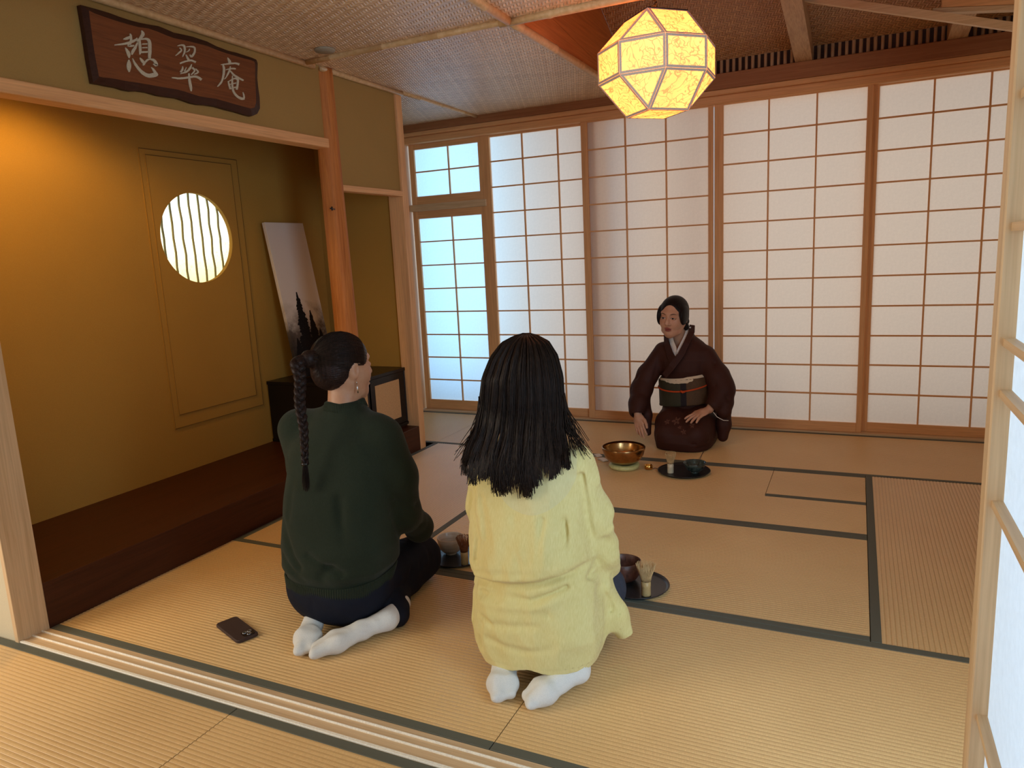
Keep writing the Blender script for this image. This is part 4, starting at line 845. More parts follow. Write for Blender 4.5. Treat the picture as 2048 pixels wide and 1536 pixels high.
# ---------------------------------------------------------------- skin, hair, cloth materials
def skin(name, c, red):
    t = NT(name); f = t.noise(t.coord(), 22, 4, .6); g = t.noise(t.coord(), 300, 2, .5); t.bump(g, .06, .001)
    return t.fin(t.ramp(f, [(.35, red), (.65, c)]), .48, .35, Subsurface_Weight=.12, Subsurface_Radius=(.01, .004, .002), Subsurface_Scale=.5)
MAT['skin1'] = skin('warm_skin', (.50, .27, .17), (.46, .22, .13)); MAT['skin2'] = skin('tan_skin', (.46, .25, .15), (.41, .20, .115))
MAT['skin3'] = skin('fair_skin', (.60, .33, .21), (.54, .27, .165))
def hairmat(name, c1, c2, rough=.46):
    t = NT(name); g = t.noise(t.coord((260, 260, 14)), 1, 3, .6); t.bump(g, .35, .002)
    return t.fin(t.ramp(g, [(.35, c2), (.7, c1)]), rough, .14)
MAT['hair_k'] = hairmat('black_hair', (.020, .014, .013), (.006, .004, .004)); MAT['hair_b'] = hairmat('dark_brown_hair', (.030, .016, .013), (.010, .005, .0045), .42)
MAT['strand'] = hairmat('dark_hair_strand', (.026, .014, .010), (.009, .005, .0035), .45)
def cloth(name, c1, c2, sc=500, rough=.85, bump=.25, spec=.15, sheen=0.0, fold=3.0):
    t = NT(name); g = t.noise(t.coord(), sc, 3, .6); f = t.noise(t.coord(), fold, 4, .6); t.bump(g, bump, .0015)
    return t.fin(t.mix(.5, t.ramp(g, [(.3, c2), (.7, c1)]), t.ramp(f, [(.3, c2), (.7, c1)])), rough, spec, Sheen_Weight=sheen)
MAT['knit'] = cloth('dark_green_wool_knit', (.027, .034, .022), (.013, .018, .011), 330, .95, .6, .06, .08)
MAT['denim_d'] = cloth('dark_navy_denim', (.010, .012, .022), (.005, .006, .012), 600, .8, .3); MAT['denim'] = cloth('blue_grey_denim', (.055, .065, .095), (.025, .030, .048), 600, .8, .3)
MAT['sock'] = cloth('white_ribbed_sock', (.74, .72, .68), (.60, .59, .57), 300, .9, .5)
MAT['kimono'] = cloth('dark_brown_silk_kimono', (.058, .017, .010), (.036, .010, .006), 500, .66, .15, .22, .0)
MAT['obi'] = cloth('patterned_obi', (.055, .045, .022), (.030, .026, .014), 200, .6, .2, .3)
MAT['obidark'] = cloth('obi_dark_band', (.020, .010, .012), (.012, .007, .008), 300, .6, .2, .3); MAT['obirust'] = cloth('obi_rust_field', (.13, .060, .022), (.060, .030, .013), 160, .6, .2, .3)
MAT['cream'] = cloth('cream_silk', (.70, .55, .38), (.62, .48, .33), 300, .7, .2); MAT['collar'] = cloth('white_collar_silk', (.80, .74, .68), (.74, .68, .62), 400, .7, .1)
MAT['cord'] = cloth('vermilion_cord', (.62, .085, .020), (.48, .060, .015), 900, .7, .5)
def linen(name):
    t = NT(name); v = t.coord(); a = t.noise(t.coord((900, 60, 60)), 1, 2, .5); b = t.noise(t.coord((60, 60, 900)), 1, 2, .5); f = t.noise(v, 4, 4, .6)
    t.bump(t.math('ADD', a, b), .22, .0012)
    col = t.mix(.5, t.ramp(f, [(.3, (.62, .51, .19)), (.7, (.70, .61, .28))]), t.ramp(a, [(.3, (.58, .48, .18)), (.7, (.76, .67, .33))]))
    sp = t.n('ShaderNodeSeparateXYZ'); t.t.links.new(v, sp.inputs[0])     # a vest worn underneath shows through at the neck
    x = t.math('SUBTRACT', sp.outputs[0], .048); z = t.math('SUBTRACT', sp.outputs[2], .70); d = t.math('SQRT', t.math('ADD', t.math('MULTIPLY', x, x), t.math('MULTIPLY', z, z)))
    m = t.math('MULTIPLY', t.math('LESS_THAN', d, .125), t.math('LESS_THAN', sp.outputs[1], .0)); col = t.mix(t.math('MULTIPLY', m, .26), col, (.54, .52, .38))
    hem = t.math('LESS_THAN', sp.outputs[2], .094); col = t.mix(t.math('MULTIPLY', hem, .35), col, (.78, .66, .30))
    return t.fin(col, .8, .2, Sheen_Weight=.15)
MAT['linen'] = linen('pale_yellow_linen')

# ---------------------------------------------------------------- anatomy
def arm_fn(P, sh, el, wr, r=(.050, .036, .026)): return chain(P, [sh, el, wr], r, .012)
def hand_pts(wr, d, nrm, curl=(.25, .3, .35, .4), L=.092, spread=.16, thumb=1, flip=1, tc=.35):
    """finger polylines: wr wrist, d direction of the palm, nrm back-of-hand normal; thumb=+1/-1 side"""
    d = Vector(d).normalized(); n_ = Vector(nrm); n_ = (n_-d*n_.dot(d)).normalized(); s = d.cross(n_)*thumb
    wr = Vector(wr); fs = []; lens = (.070, .080, .074, .058)
    for i in range(4):
        off = (1.5-i)*.0195; base = wr+d*L*(1-.06*abs(i-1))+s*off; dd = (d+s*(1.5-i)*spread*.35).normalized(); p = base; pts = [p.copy()]; a = 0
        for j, q in enumerate((.46, .31, .23)):
            a += curl[i]*(.7 if j == 0 else 1.1); v = dd*math.cos(a)-n_*math.sin(a); p = p+v*lens[i]*q; pts.append(p.copy())
        fs.append((wr+d*.03+s*off*.5, pts))
    tb = wr+d*.026+s*.024; t1 = tb+(d*.75+s*.62-n_*tc*.5).normalized()*.040; t2 = t1+(d*.92+s*.30-n_*tc).normalized()*.030; t3 = t2+(d*.95+s*.12-n_*tc).normalized()*.024
    return wr, d, n_, s, fs, [tb, t1, t2, t3], L
def hand_fn(P, H, sc=1.0):
    wr, d, n_, s, fs, th_, L = H
    c = wr+d*(L*.55); R_ = np.array([[s.x, d.x, n_.x], [s.y, d.y, n_.y], [s.z, d.z, n_.z]], f4)
    q = (P-np.array(c, f4))@R_; r = np.array([.041, .054, .0145], f4)*sc; k0 = np.linalg.norm(q/r, axis=1); k1 = np.linalg.norm(q/(r*r), axis=1)+1e-6
    f = k0*(k0-1)/k1
    f = smin(f, cap(P, wr-d*.02, wr+d*.03, .0245*sc, .022*sc), .02)
    for base, pts in fs:
        f = smin(f, chain(P, [base]+pts, [.0095*sc, .0102*sc, .0088*sc, .0080*sc, .0068*sc], .003), .006)
    return smin(f, chain(P, th_, [.0150*sc, .0115*sc, .0100*sc, .0080*sc], .004), .010)
def head_fn(P, c, yaw, pitch=0., roll=0., s=1.0, detail=True):
    """head local axes: +y face, +x right, +z up; c = centre of the skull"""
    Rm = np.array((Matrix.Rotation(yaw, 3, 'Z')@Matrix.Rotation(pitch, 3, 'X')@Matrix.Rotation(roll, 3, 'Y')), f4)
    q = (P-np.array(c, f4))@Rm/s
    f = ell(q, (0, -.012, .028), (.078, .097, .092))
    f = smin(f, ell(q, (0, .030, -.035), (.060, .062, .082)), .035)
    f = smin(f, ell(q, (0, .062, -.092), (.026, .026, .022)), .030)          # chin
    f = smin(f, ell(q, (-.038, .048, -.030), (.026, .030, .030)), .025); f = smin(f, ell(q, (.038, .048, -.030), (.026, .030, .030)), .025)
    f = smin(f, chain(q, [(-.056, -.004, -.045), (-.045, .03, -.085), (0, .06, -.100)], (.018, .016, .014), .01), .025)
    f = smin(f, chain(q, [(.056, -.004, -.045), (.045, .03, -.085), (0, .06, -.100)], (.018, .016, .014), .01), .025)
    if detail:
        f = smin(f, chain(q, [(0, .086, .014), (0, .098, -.012), (0, .104, -.026)], (.007, .0095, .012), .01), .012)   # nose
        f = smin(f, ell(q, (-.012, .092, -.031), (.009, .010, .008)), .006); f = smin(f, ell(q, (.012, .092, -.031), (.009, .010, .008)), .006)
        f = smin(f, ell(q, (0, .070, .034), (.052, .022, .012)), .018)          # brow
        for x in (-.031, .031):
            f = smax(f, -ell(q, (x, .101, .006), (.020, .020, .013)), .014); f = smin(f, ell(q, (x, .079, .005), (.0165, .0125, .0115)), .003)
        f = smin(f, ell(q, (0, .090, -.0555), (.024, .0125, .0065)), .004); f = smin(f, ell(q, (0, .0885, -.0690), (.020, .0125, .0072)), .004)   # lips
        f = smax(f, -ell(q, (0, .106, -.0620), (.020, .016, .0030)), .002)
    for x in (-1, 1):                                                          # ears
        e = ell(q, (x*.079, -.006, -.004), (.0085, .020, .033), (0, 0, x*-.35)); e = smax(e, -ell(q, (x*.089, .002, -.002), (.008, .010, .019)), .004)
        f = smin(f, e, .008)
    return f*s
def head_map(v, c, yaw, pitch, roll, s):
    Rm = np.array((Matrix.Rotation(yaw, 3, 'Z')@Matrix.Rotation(pitch, 3, 'X')@Matrix.Rotation(roll, 3, 'Y')), f4)
    return (v-np.array(c, f4))@Rm/s
def foot_fn(P, heel, toe, w=.044, side=1):
    """foot lying with the sole up: heel high, toes touching the mat"""
    heel, toe = np.array(heel, f4), np.array(toe, f4); d = toe-heel; d[2] = 0; d /= np.linalg.norm(d); s = A(-d[1], d[0], 0)*side
    b = heel+(toe-heel)*.68; a_ = heel+(toe-heel)*.35
    f = chain(P, [heel, a_, b+s*.012, toe+s*.010-d*.012], [.034, .030, .033, .022], .02)
    f = smin(f, chain(P, [heel-d*.0, a_-s*.012, b-s*.022, toe-s*.026-d*.020], [.032, .026, .028, .018], .02), .02)
    for k, o in enumerate((.018, .004, -.010, -.022, -.032)):
        q = toe+s*o-d*(.000, .006, .012, .020, .030)[k]; f = smin(f, cap(P, q-d*.03, q, .013, (.0150, .012, .0115, .011, .010)[k]), .006)
    return f
def tubes_hair(name, strands, mat, parent, r0=.0012, r1=.0005, n=3):
    K = len(strands); o = []
    S_ = [np.array(s, f4) for s in strands]; m = max(len(s) for s in S_); Vs, Fs, k = [], [], 0
    for s in S_:
        t = np.gradient(s, axis=0); t /= np.linalg.norm(t, axis=1)[:, None]+1e-9
        u = np.cross(t, A(0.3, .2, 1.0)); u /= np.linalg.norm(u, axis=1)[:, None]+1e-9; w_ = np.cross(t, u); L = len(s)
        rr = np.linspace(r0, r1, L)[:, None]
        ring = np.stack([s+rr*(u*math.cos(2*PI*j/n)+w_*math.sin(2*PI*j/n)) for j in range(n)], 1)
        Vs.append(ring.reshape(-1, 3)); i = np.arange(L-1)[:, None]; j = np.arange(n)[None]
        a = k+i*n+j; b = k+i*n+(j+1) % n; Fs.append(np.stack([a, b, b+n, a+n], -1).reshape(-1, 4)); k += L*n
    v, f = np.concatenate(Vs), np.concatenate(Fs)
    me = bpy.data.meshes.new(name); nv, nf = len(v), len(f); me.vertices.add(nv); me.vertices.foreach_set('co', v.ravel().astype(f4)); me.loops.add(nf*4); me.polygons.add(nf)
    me.loops.foreach_set('vertex_index', f.astype(np.int32).ravel()); me.polygons.foreach_set('loop_start', np.arange(nf, dtype=np.int32)*4); me.polygons.foreach_set('loop_total', np.full(nf, 4, np.int32))
    me.polygons.foreach_set('use_smooth', [True]*nf); me.materials.append(mat); me.update(calc_edges=True)
    ob_ = link(bpy.data.objects.new(name, me), parent); ob_['kind'] = 'stuff'; return ob_

def crest_cloth():
    t = NT('kimono_silk_with_blossoms'); v = t.coord(); sp = t.n('ShaderNodeSeparateXYZ'); t.t.links.new(v, sp.inputs[0]); g = t.noise(v, 500, 3, .6)
    col = t.mix(g, (.036, .010, .006), (.058, .017, .010)); m = None
    for cx_, cz_, r_ in ((-.004, .193, .030), (-.067, .138, .022), (.052, .190, .020), (-.118, .180, .020), (-.035, .160, .014)):
        x = t.math('SUBTRACT', sp.outputs[0], cx_); z = t.math('SUBTRACT', sp.outputs[2], cz_)
        d = t.math('SQRT', t.math('ADD', t.math('MULTIPLY', x, x), t.math('MULTIPLY', t.math('MULTIPLY', z, 1.35), t.math('MULTIPLY', z, 1.35))))
        a = t.math('ARCTAN2', z, x); pr_ = t.math('MULTIPLY_ADD', t.math('COSINE', t.math('MULTIPLY', a, 5.0)), .28*r_, .66*r_)
        k = t.math('MULTIPLY', t.math('LESS_THAN', d, pr_), t.math('GREATER_THAN', d, r_*.18)); m = k if m is None else t.math('MAXIMUM', m, k)
    n2 = t.noise(v, 120, 3, .6); col = t.mix(t.math('MULTIPLY', m, t.math('MULTIPLY', n2, .75)), col, (.26, .12, .08))
    t.bump(g, .15, .0015); return t.fin(col, .66, .22)
MAT['crest'] = crest_cloth()

def near(P, f, c, Rr, fn, k=.01):
    m = ((P-np.asarray(c, f4))**2).sum(1) < Rr*Rr
    if m.any(): f = f.copy(); f[m] = smin(f[m], fn(P[m]), k)
    return f
def hq(P, H):
    c, yaw, pitch, roll, s = H
    Rm = np.array((Matrix.Rotation(yaw, 3, 'Z')@Matrix.Rotation(pitch, 3, 'X')@Matrix.Rotation(roll, 3, 'Y')), f4)
    return (P-np.array(c, f4))@Rm/s
def unhq(q, H):
    c, yaw, pitch, roll, s = H
    Rm = np.array((Matrix.Rotation(yaw, 3, 'Z')@Matrix.Rotation(pitch, 3, 'X')@Matrix.Rotation(roll, 3, 'Y')), f4)
    return (np.asarray(q, f4)*s)@Rm.T+np.array(c, f4)
def face_parts(H, parent, iris=(.02, .012, .01)):
    """eyes, brows and lips laid on the face"""
    def ob(name, pts_fn, mat): pass
    for x in (-1, 1):
        V = []; n_ = 14
        for i in range(n_):
            u = -1+2*i/(n_-1); a = .0145*u
            up_ = .0046*(1-u*u)**.6; lo_ = -.0034*(1-u*u)**.8
            y = .0905-(a*a)*9
            V.append(((x*.031+a), y, .0045+up_+x*u*-.0012)); V.append(((x*.031+a), y, .0045+lo_+x*u*-.0012))
        F = [(2*i, 2*i+1, 2*i+3, 2*i+2) for i in range(n_-1)]
        e = mesh_obj('eye', unhq(V, H), F, MAT['eyewhite'], parent)
        I = [(x*.031+.0058*math.cos(t)*.95, .0912, .0045+max(-.0034, min(.0042, .0058*math.sin(t)))) for t in np.linspace(0, 2*PI, 16)[:-1]]
        mesh_obj('iris', unhq(I, H), [tuple(range(15))], MAT['iris'], e)
        tubes('eyelash', [unhq([(x*.031+.0155*u, .0915-(.0155*u)**2*9, .0052+.0046*(max(0, 1-u*u))**.6+x*u*-.0012) for u in np.linspace(-1, 1, 9)], H)], [.0011], MAT['brow'], e, 4)
        tubes('eyebrow', [unhq([(x*(.014+.036*u), .0935-.55*(.014+.036*u)**2*8, .0275+.006*math.sin(u*2.4)) for u in np.linspace(0, 1, 8)], H)], [[.0012, .0022, .0026, .0026, .0024, .0020, .0014, .0007]], MAT['brow'], parent, 5)
MAT['eyewhite'] = simple('eye_white', (.42, .38, .35), .3); MAT['iris'] = simple('dark_iris', (.015, .008, .006), .15); MAT['brow'] = simple('dark_brow', (.022, .013, .010), .8)
MAT['lip'] = skin('muted_red_lips', (.34, .085, .065), (.28, .07, .055))
def core(P, T, legs=True):
    f = prof(P, T)
    if legs:
        for x in (-.11, .11):
            f = smin(f, chain(P, [(x*.8, .0, .16), (x, .37, .10)], (.075, .050), .02), .03); f = smin(f, chain(P, [(x, .37, .07), (x*.7, .0, .06)], (.042, .030), .02), .02)
    return f

# ================================================================ person in the yellow shirt
py = tag(empty('person', (1.87, .45, 0), R(3)), 'person kneeling with their back turned, pale yellow linen shirt and long loose black hair', 'person', 'guests kneeling in front of the tea trays')
HY = ((0.0, .03, .940), 0.0, -.05, 0.0, 1.06)
hR = hand_pts((.105, .300, .285), (-.30, .92, -.30), (.1, .3, 1), thumb=-1); hL = hand_pts((-.105, .300, .285), (.30, .92, -.30), (-.1, .3, 1), thumb=1)
coreT = [(.10, .14, .14, .12, .10), (.2, .15, .15, .12, .11), (.35, .13, .13, .10, .09), (.5, .13, .13, .10, .09), (.65, .15, .15, .09, .08), (.71, .10, .10, .07, .06), (.76, .05, .05, .05, .05)]
def bodyY(P):
    f = core(P, coreT)
    f = smin(f, cap(P, (0, .0, .70), (0, .025, .88), .055, .052), .03)
    f = near(P, f, (0, .03, .94), .22, lambda q: head_fn(q, *HY, detail=False), .03)
    for s in (-1, 1): f = smin(f, arm_fn(P, (s*.14, .02, .67), (s*.19, .07, .40), (s*.105, .29, .288), (.042, .034, .026)), .02)
    f = near(P, f, (.06, .39, .25), .17, lambda q: hand_fn(q, hR), .008); f = near(P, f, (-.06, .39, .25), .17, lambda q: hand_fn(q, hL), .008)
    return f
sdf_obj('body', bodyY, (-.3, -.25, .0), (.3, .62, 1.1), .0045, MAT['skin1'], py)
def jeansY(P):
    f = ell(P, (0, -.01, .175), (.19, .15, .125))
    for s in (-1, 1):
        f = smin(f, chain(P, [(s*.085, .0, .175), (s*.125, .405, .105)], (.105, .074), .02), .03)
        f = smin(f, chain(P, [(s*.125, .405, .070), (s*.10, .05, .062)], (.066, .056), .02), .02)
    f = f+.006*rid(P, 26, 5)
    for a in (-.1, -.06, .0): f = f+crease(P, [(.06, .36+a*.6, .20), (.20, .42+a, .12)], .010, .004)
    return np.maximum(f, .004-P[:, 2])
jy = sdf_obj('jeans', jeansY, (-.3, -.22, -.01), (.3, .62, .34), .006, MAT['denim'], py)
for s, he, to in ((1, (.165, -.100, .060), (.052, -.252, .026)), (-1, (-.085, -.100, .062), (-.028, -.255, .026))):
    def fn(P, he=he, to=to, s=s): return np.maximum(foot_fn(P, he, to, side=s)+.0012*wob(P, 120, 8+s)+.003*rid(P*A(1, 1, .6), 60, 62), .0012-P[:, 2])
    fn2 = lambda P, fn=fn, he=he, s=s: smin(fn(P), cap(P, he, (he[0]*.9, he[1]+.14, .062), .034, .038), .02)
    sdf_obj('sock', fn2, (-.2, -.30, -.004), (.24, .12, .13), .0036, MAT['sock'], py)
TY = [(.055, .185, .205, .185, .20), (.10, .207, .225, .197, .21), (.17, .222, .238, .203, .20), (.25, .218, .228, .195, .18), (.32, .200, .212, .178, .155), (.355, .188, .200, .168, .145), (.375, .200, .210, .184, .15), (.41, .205, .212, .192, .15), (.48, .195, .203, .178, .145), (.55, .190, .198, .160, .135), (.65, .190, .194, .136, .11), (.71, .172, .176, .116, .09), (.75, .115, .120, .090, .07), (.79, .066, .066, .066, .06)]
def shirtY(P):
    Q = P.copy(); Q[:, 2] = P[:, 2]-.16*P[:, 0]*np.clip(1-np.abs(P[:, 2]-.38)/.14, 0, 1)
    f = prof(Q, TY, e=2.25)
    for s in (-1, 1):
        g = chain(P, [(s*.140, 0, .69), (s*.190, .035, .52), (s*.198, .075, .38), (s*.180, .16, .30), (s*.150, .25, .275)], (.066, .056, .056, .052, .045), .03)
        f = smin(f, g+.004*np.sin(P[:, 2]*70+P[:, 1]*60)*np.clip((.55-P[:, 2])*6, 0, 1), .022)
    f = smin(f, chain(P, [(.19, .06, .26), (.235, .085, .16), (.262, .10, .10)], (.045, .042, .030), .02), .04)
    f = smin(f, cap(P, (.0, .02, .775), (.0, .02, .80), .072, .066), .02)
    x, y, z = P[:, 0], P[:, 1], P[:, 2]; bk = np.clip(-y*9, 0, 1)
    # gathers below the yoke, blousing over the waist, drag lines towards the hips
    f = f+bk*.0035*np.sin(x*85+3*np.sin(z*9))*np.clip((.62-z)*6, 0, 1)*np.clip((z-.30)*8, 0, 1)
    f = f+.011*wob(P, 10, 21, 6)*np.clip((.72-z)*5, 0, 1)+.020*rid(P*A(1.2, 1, .55), 15, 22)*np.clip((.78-z)*6, 0, 1)+.009*rid(P*A(1, 1, .8), 34, 25)-.007
    for pts, w_, d in (([(-.17, -.12, .325), (-.034, -.20, .345), (.08, -.17, .365), (.173, -.11, .395), (.215, -.04, .400)], .010, .022), ([(.225, .0, .338), (.19, -.05, .350), (.215, -.03, .385)], .009, .014),
                       ([(-.13, -.15, .30), (-.04, -.20, .318), (.055, -.19, .312), (.144, -.12, .345)], .009, .014), ([(-.16, -.1, .25), (-.08, -.18, .22), (.06, -.2, .235)], .012, .008), ([(-.10, -.19, .17), (.02, -.2, .15), (.12, -.15, .17)], .013, .007),
                       ([(.182, -.055, .675), (.196, -.053, .537), (.208, -.046, .423)], .0085, .020), ([(-.150, -.06, .70), (-.165, -.12, .57), (-.135, -.15, .47), (-.145, -.15, .40)], .011, .020),
                       ([(-.12, -.15, .60), (-.10, -.17, .48), (-.14, -.17, .40)], .012, .010), ([(.087, -.148, .56), (.080, -.165, .42)], .012, .008), ([(.0, -.16, .56), (.02, -.18, .43)], .014, .006), ([(.14, -.1, .55), (.15, -.11, .44)], .012, .010),
                       ([(.215, .0, .29), (.235, .05, .20)], .010, .014), ([(.16, -.05, .25), (.20, .0, .15)], .011, .010), ([(.10, -.15, .27), (.17, -.08, .19)], .010, .008), ([(-.19, -.06, .27), (-.17, -.12, .14)], .011, .009), ([(-.12, -.16, .21), (-.13, -.16, .12)], .011, .006),
                       ([(.22, .0, .62), (.25, .03, .50)], .012, .009), ([(.23, .02, .45), (.26, .06, .36)], .012, .010), ([(-.20, -.03, .58), (-.22, .0, .45)], .012, .008)):
        f = f+cz(P, pts, w_, d)
    for pts, w_, d in (([(-.15, -.15, .352), (-.034, -.20, .372), (.08, -.17, .392), (.165, -.11, .420)], .013, -.010), ([(-.13, -.16, .277), (.055, -.20, .290), (.15, -.11, .315)], .012, -.006), ([(.155, -.05, .66), (.168, -.06, .53), (.178, -.05, .44)], .012, -.008), ([(-.135, -.1, .66), (-.145, -.13, .55)], .012, -.006),
                       ([(-.070, -.17, .660), (-.03, -.17, .600), (.045, -.155, .576), (.11, -.11, .595), (.155, -.07, .640)], .0045, -.0016)):
        f = f+cz(P, pts, w_, d)
    hem = .072+.010*np.sin(x*16+.8)+.004*np.sin(x*47)+.5*np.clip(x-.12, 0, 1)**1.6-.02*np.clip(-x-.10, 0, 1)
    f = np.maximum(f, (hem-z)*.9)
    return np.maximum(f, np.where(z < .19, -(f+.008), -1).astype(f4)) if True else f
sh = sdf_obj('linen_shirt', shirtY, (-.34, -.26, .03), (.36, .42, .86), .0046, MAT['linen'], py)
# hair
RYv = R(14)
HT = np.array([(1.094, .004, .004, -.012, .030), (1.088, .030, .028, .03, .05), (1.07, .068, .062, .066, .07), (1.03, .102, .088, .098, .075), (.97, .128, .104, .118, .06), (.88, .140, .108, .128, .02), (.82, .152, .108, .144, -.01), (.77, .176, .118, .164, -.03), (.74, .186, .122, .174, -.05), (.71, .180, .090, .182, -.08), (.68, .150, .045, .188, -.10), (.655, .095, -.0, .188, -.12), (.640, .04, -.025, .180, -.13)], f4)
cR, sR = math.cos(RYv), math.sin(RYv)
def toh(P): return np.stack([P[:, 0]*cR+P[:, 1]*sR, -P[:, 0]*sR+P[:, 1]*cR, P[:, 2]], 1).astype(f4)
def frh(P): return np.stack([P[:, 0]*cR-P[:, 1]*sR, P[:, 0]*sR+P[:, 1]*cR, P[:, 2]], 1).astype(f4)
def hairY(P):
    q = toh(P); q[:, 1] -= .02; q[:, 0] += .006*np.sin(q[:, 2]*30)*np.clip((.9-q[:, 2])*4, 0, 1)
    f = prof(q, HT, e=2.1); an = np.arctan2(q[:, 0], -q[:, 1])
    return f+.0026*np.sin(an*46+3.2*np.sin(q[:, 2]*14))*np.clip((1.03-q[:, 2])*9, 0, 1)+.004*np.sin(an*13+2*np.sin(q[:, 2]*10+1))*np.clip((.95-q[:, 2])*6, 0, 1)
hy = sdf_obj('long_hair', hairY, (-.26, -.26, .60), (.22, .16, 1.11), .0042, MAT['hair_k'], py)
rs = np.random.RandomState(11); ST = []
for i in range(2900):
    th_ = rs.uniform(-1.9, 1.9); L_z = None
    x_at = np.interp(.74, HT[::-1, 0], (HT[::-1, 2]-HT[::-1, 1])/2)+np.interp(.74, HT[::-1, 0], (HT[::-1, 2]+HT[::-1, 1])/2)*math.sin(th_)
    ze = np.interp(x_at, [-.20, -.15, -.10, -.04, .0, .06, .12, .16], [.735, .695, .665, .638, .645, .690, .725, .75])+abs(rs.randn())*.012+(.25*rs.rand() if rs.rand() < .12 else 0)
    ze += .022*math.sin(th_*11+1.3)+.014*math.sin(th_*23); zt0 = 1.0955-.004*rs.rand(); z = zt0-(zt0-ze)*np.linspace(0, 1, 26)**1.7; zz = np.maximum(z, .742); T = HT[::-1]
    l, r_, b_, f_ = (np.interp(zz, T[:, 0], T[:, k]) for k in (1, 2, 3, 4)); b_ = np.interp(z, T[:, 0], T[:, 3])
    cx_, a_ = (r_-l)/2, (r_+l)/2; cy_, d_ = (f_-b_)/2, (f_+b_)/2; off = rs.uniform(-.002, .0035)+.004*math.sin(th_*26)+(.006*rs.rand() if rs.rand() < .06 else 0)
    ph_r = rs.rand()*6.28; wv = .0050*np.sin(z*21+int((th_+2)*4.3)*2.1+ph_r*.12)*np.clip((.98-z)*3.2, 0, 1)+.002*np.sin(z*60+ph_r)*np.clip((.98-z)*3, 0, 1)
    fly = (rs.randn()*.010+.006*math.sin(th_*17))*np.clip((.80-z)*7, 0, 1)**1.5
    X_ = cx_+(a_+off)*math.sin(th_)+wv+fly; Y_ = .02+cy_-(d_+off)*math.cos(th_); Y_ = np.where(z < .74, np.minimum(Y_, .02-b_+.030*(1-math.cos(th_))), Y_)
    ST.append(frh(np.stack([X_, Y_, z], 1)))
for i in range(70):      # loose wisps over the right shoulder and at the left
    s = 1 if i % 3 else -1; z0 = rs.uniform(.86, .92); n_ = 12; t = np.linspace(0, 1, n_); ex = rs.uniform(.03, .085)
    X_ = s*(.112 if s > 0 else .140)+s*ex*t**1.6+.006*np.sin(t*6+i); Z_ = z0-(z0-rs.uniform(.72, .78))*t; Y_ = -.03-.05*t+rs.randn()*.01
    ST.append(frh(np.stack([X_, Y_+.0*t, Z_], 1)))
tubes_hair('hair_strands', ST, MAT['strand'], hy, .0024, .0009)

# ================================================================ person in the green sweater
pg = tag(empty('person', (1.06, .47, 0), R(3)), 'person kneeling with their back turned, dark green knit sweater, navy jeans and a braided ponytail', 'person', 'guests kneeling in front of the tea trays')
HG = ((.020, .095, .958), R(-24), -.02, 0.0, 1.04)
gR = hand_pts((.135, .365, .262), (-.30, .92, -.30), (.1, .3, 1), thumb=-1); gL = hand_pts((-.10, .365, .262), (.30, .92, -.30), (-.1, .3, 1), thumb=1)
def leanG(P): Q = P.copy(); t = np.clip((P[:, 2]-.18)/.6, 0, 1); Q[:, 1] -= .085*t; Q[:, 0] -= .02*t; return Q
def bodyG(P):
    f = core(P, coreT[:1]+[(a, b*.8, c*.8, d*.3, e*.9) for a, b, c, d, e in coreT[1:]])
    f = smin(f, chain(leanG(P), [(0, .02, .35), (0, .02, .55), (0, .02, .68)], (.08, .08, .07), .03), .03)
    f = smin(f, cap(P, (.02, .065, .76), (.022, .085, .90), .060, .056), .03)
    f = near(P, f, (.02, .095, .96), .22, lambda q: head_fn(q, *HG), .026)
    for s in (-1, 1): f = smin(f, arm_fn(P, (s*.145+.02, .08, .70), (s*.205+.01, .12, .42), (s*.118+.02, .345, .265)), .02)
    f = near(P, f, (.10, .455, .23), .17, lambda q: hand_fn(q, gR), .008); f = near(P, f, (-.06, .455, .23), .17, lambda q: hand_fn(q, gL), .008)
    return f
sdf_obj('body', bodyG, (-.3, -.25, .0), (.32, .64, 1.12), .0040, MAT['skin2'], pg)
def jeansG(P):
    f = ell(P, (0, -.03, .155), (.205, .165, .150))
    for s in (-1, 1):
        f = smin(f, chain(P, [(s*.09, .0, .170), (s*.118, .375, .112)], (.115, .088), .02), .03)
        f = smin(f, chain(P, [(s*.118, .380, .082), (s*.14, .02, .062)], (.080, .062), .02), .02)
    f = smin(f, chain(P, [(.16, .10, .06), (.222, .005, .046)], (.060, .050), .02), .02)
    f = f+.007*rid(P, 22, 6)
    for a in (-.12, -.05, .03): f = f+crease(P, [(.10, .30+a, .24), (.22, .28+a, .12)], .012, .006)
    f = f+crease(P, [(.0, -.2, .16), (.0, -.19, .04)], .010, .008)
    return np.maximum(f, .004-P[:, 2])
jg = sdf_obj('jeans', jeansG, (-.3, -.22, -.01), (.32, .62, .34), .006, MAT['denim_d'], pg)
MAT['stitch'] = simple('pale_stitching', (.16, .15, .17), .8)
SEAM = [[(.055+.0*t, -.155+.06*t, .170-.10*t) for t in np.linspace(0, 1, 8)], [(-.06-.02*t, -.155+.04*t, .160-.11*t) for t in np.linspace(0, 1, 8)]]
for s, he, to in ((1, (.220, -.050, .056), (.056, -.285, .027)), (-1, (-.075, -.08, .064), (.020, -.288, .026))):
    def fn(P, he=he, to=to, s=s): return np.maximum(foot_fn(P, he, to, side=s)+.0012*wob(P, 110, 18+s)+.004*rid(P*A(1, 1, .6), 60, 61), .0012-P[:, 2])
    fn2 = lambda P, fn=fn, he=he, s=s: smin(fn(P), cap(P, he, (he[0]*(.9 if s < 0 else .94), he[1]+.11, .060), .035, .038), .02)
    sdf_obj('sock', fn2, (-.16, -.34, -.004), (.32, .16, .13), .0036, MAT['sock'], pg)
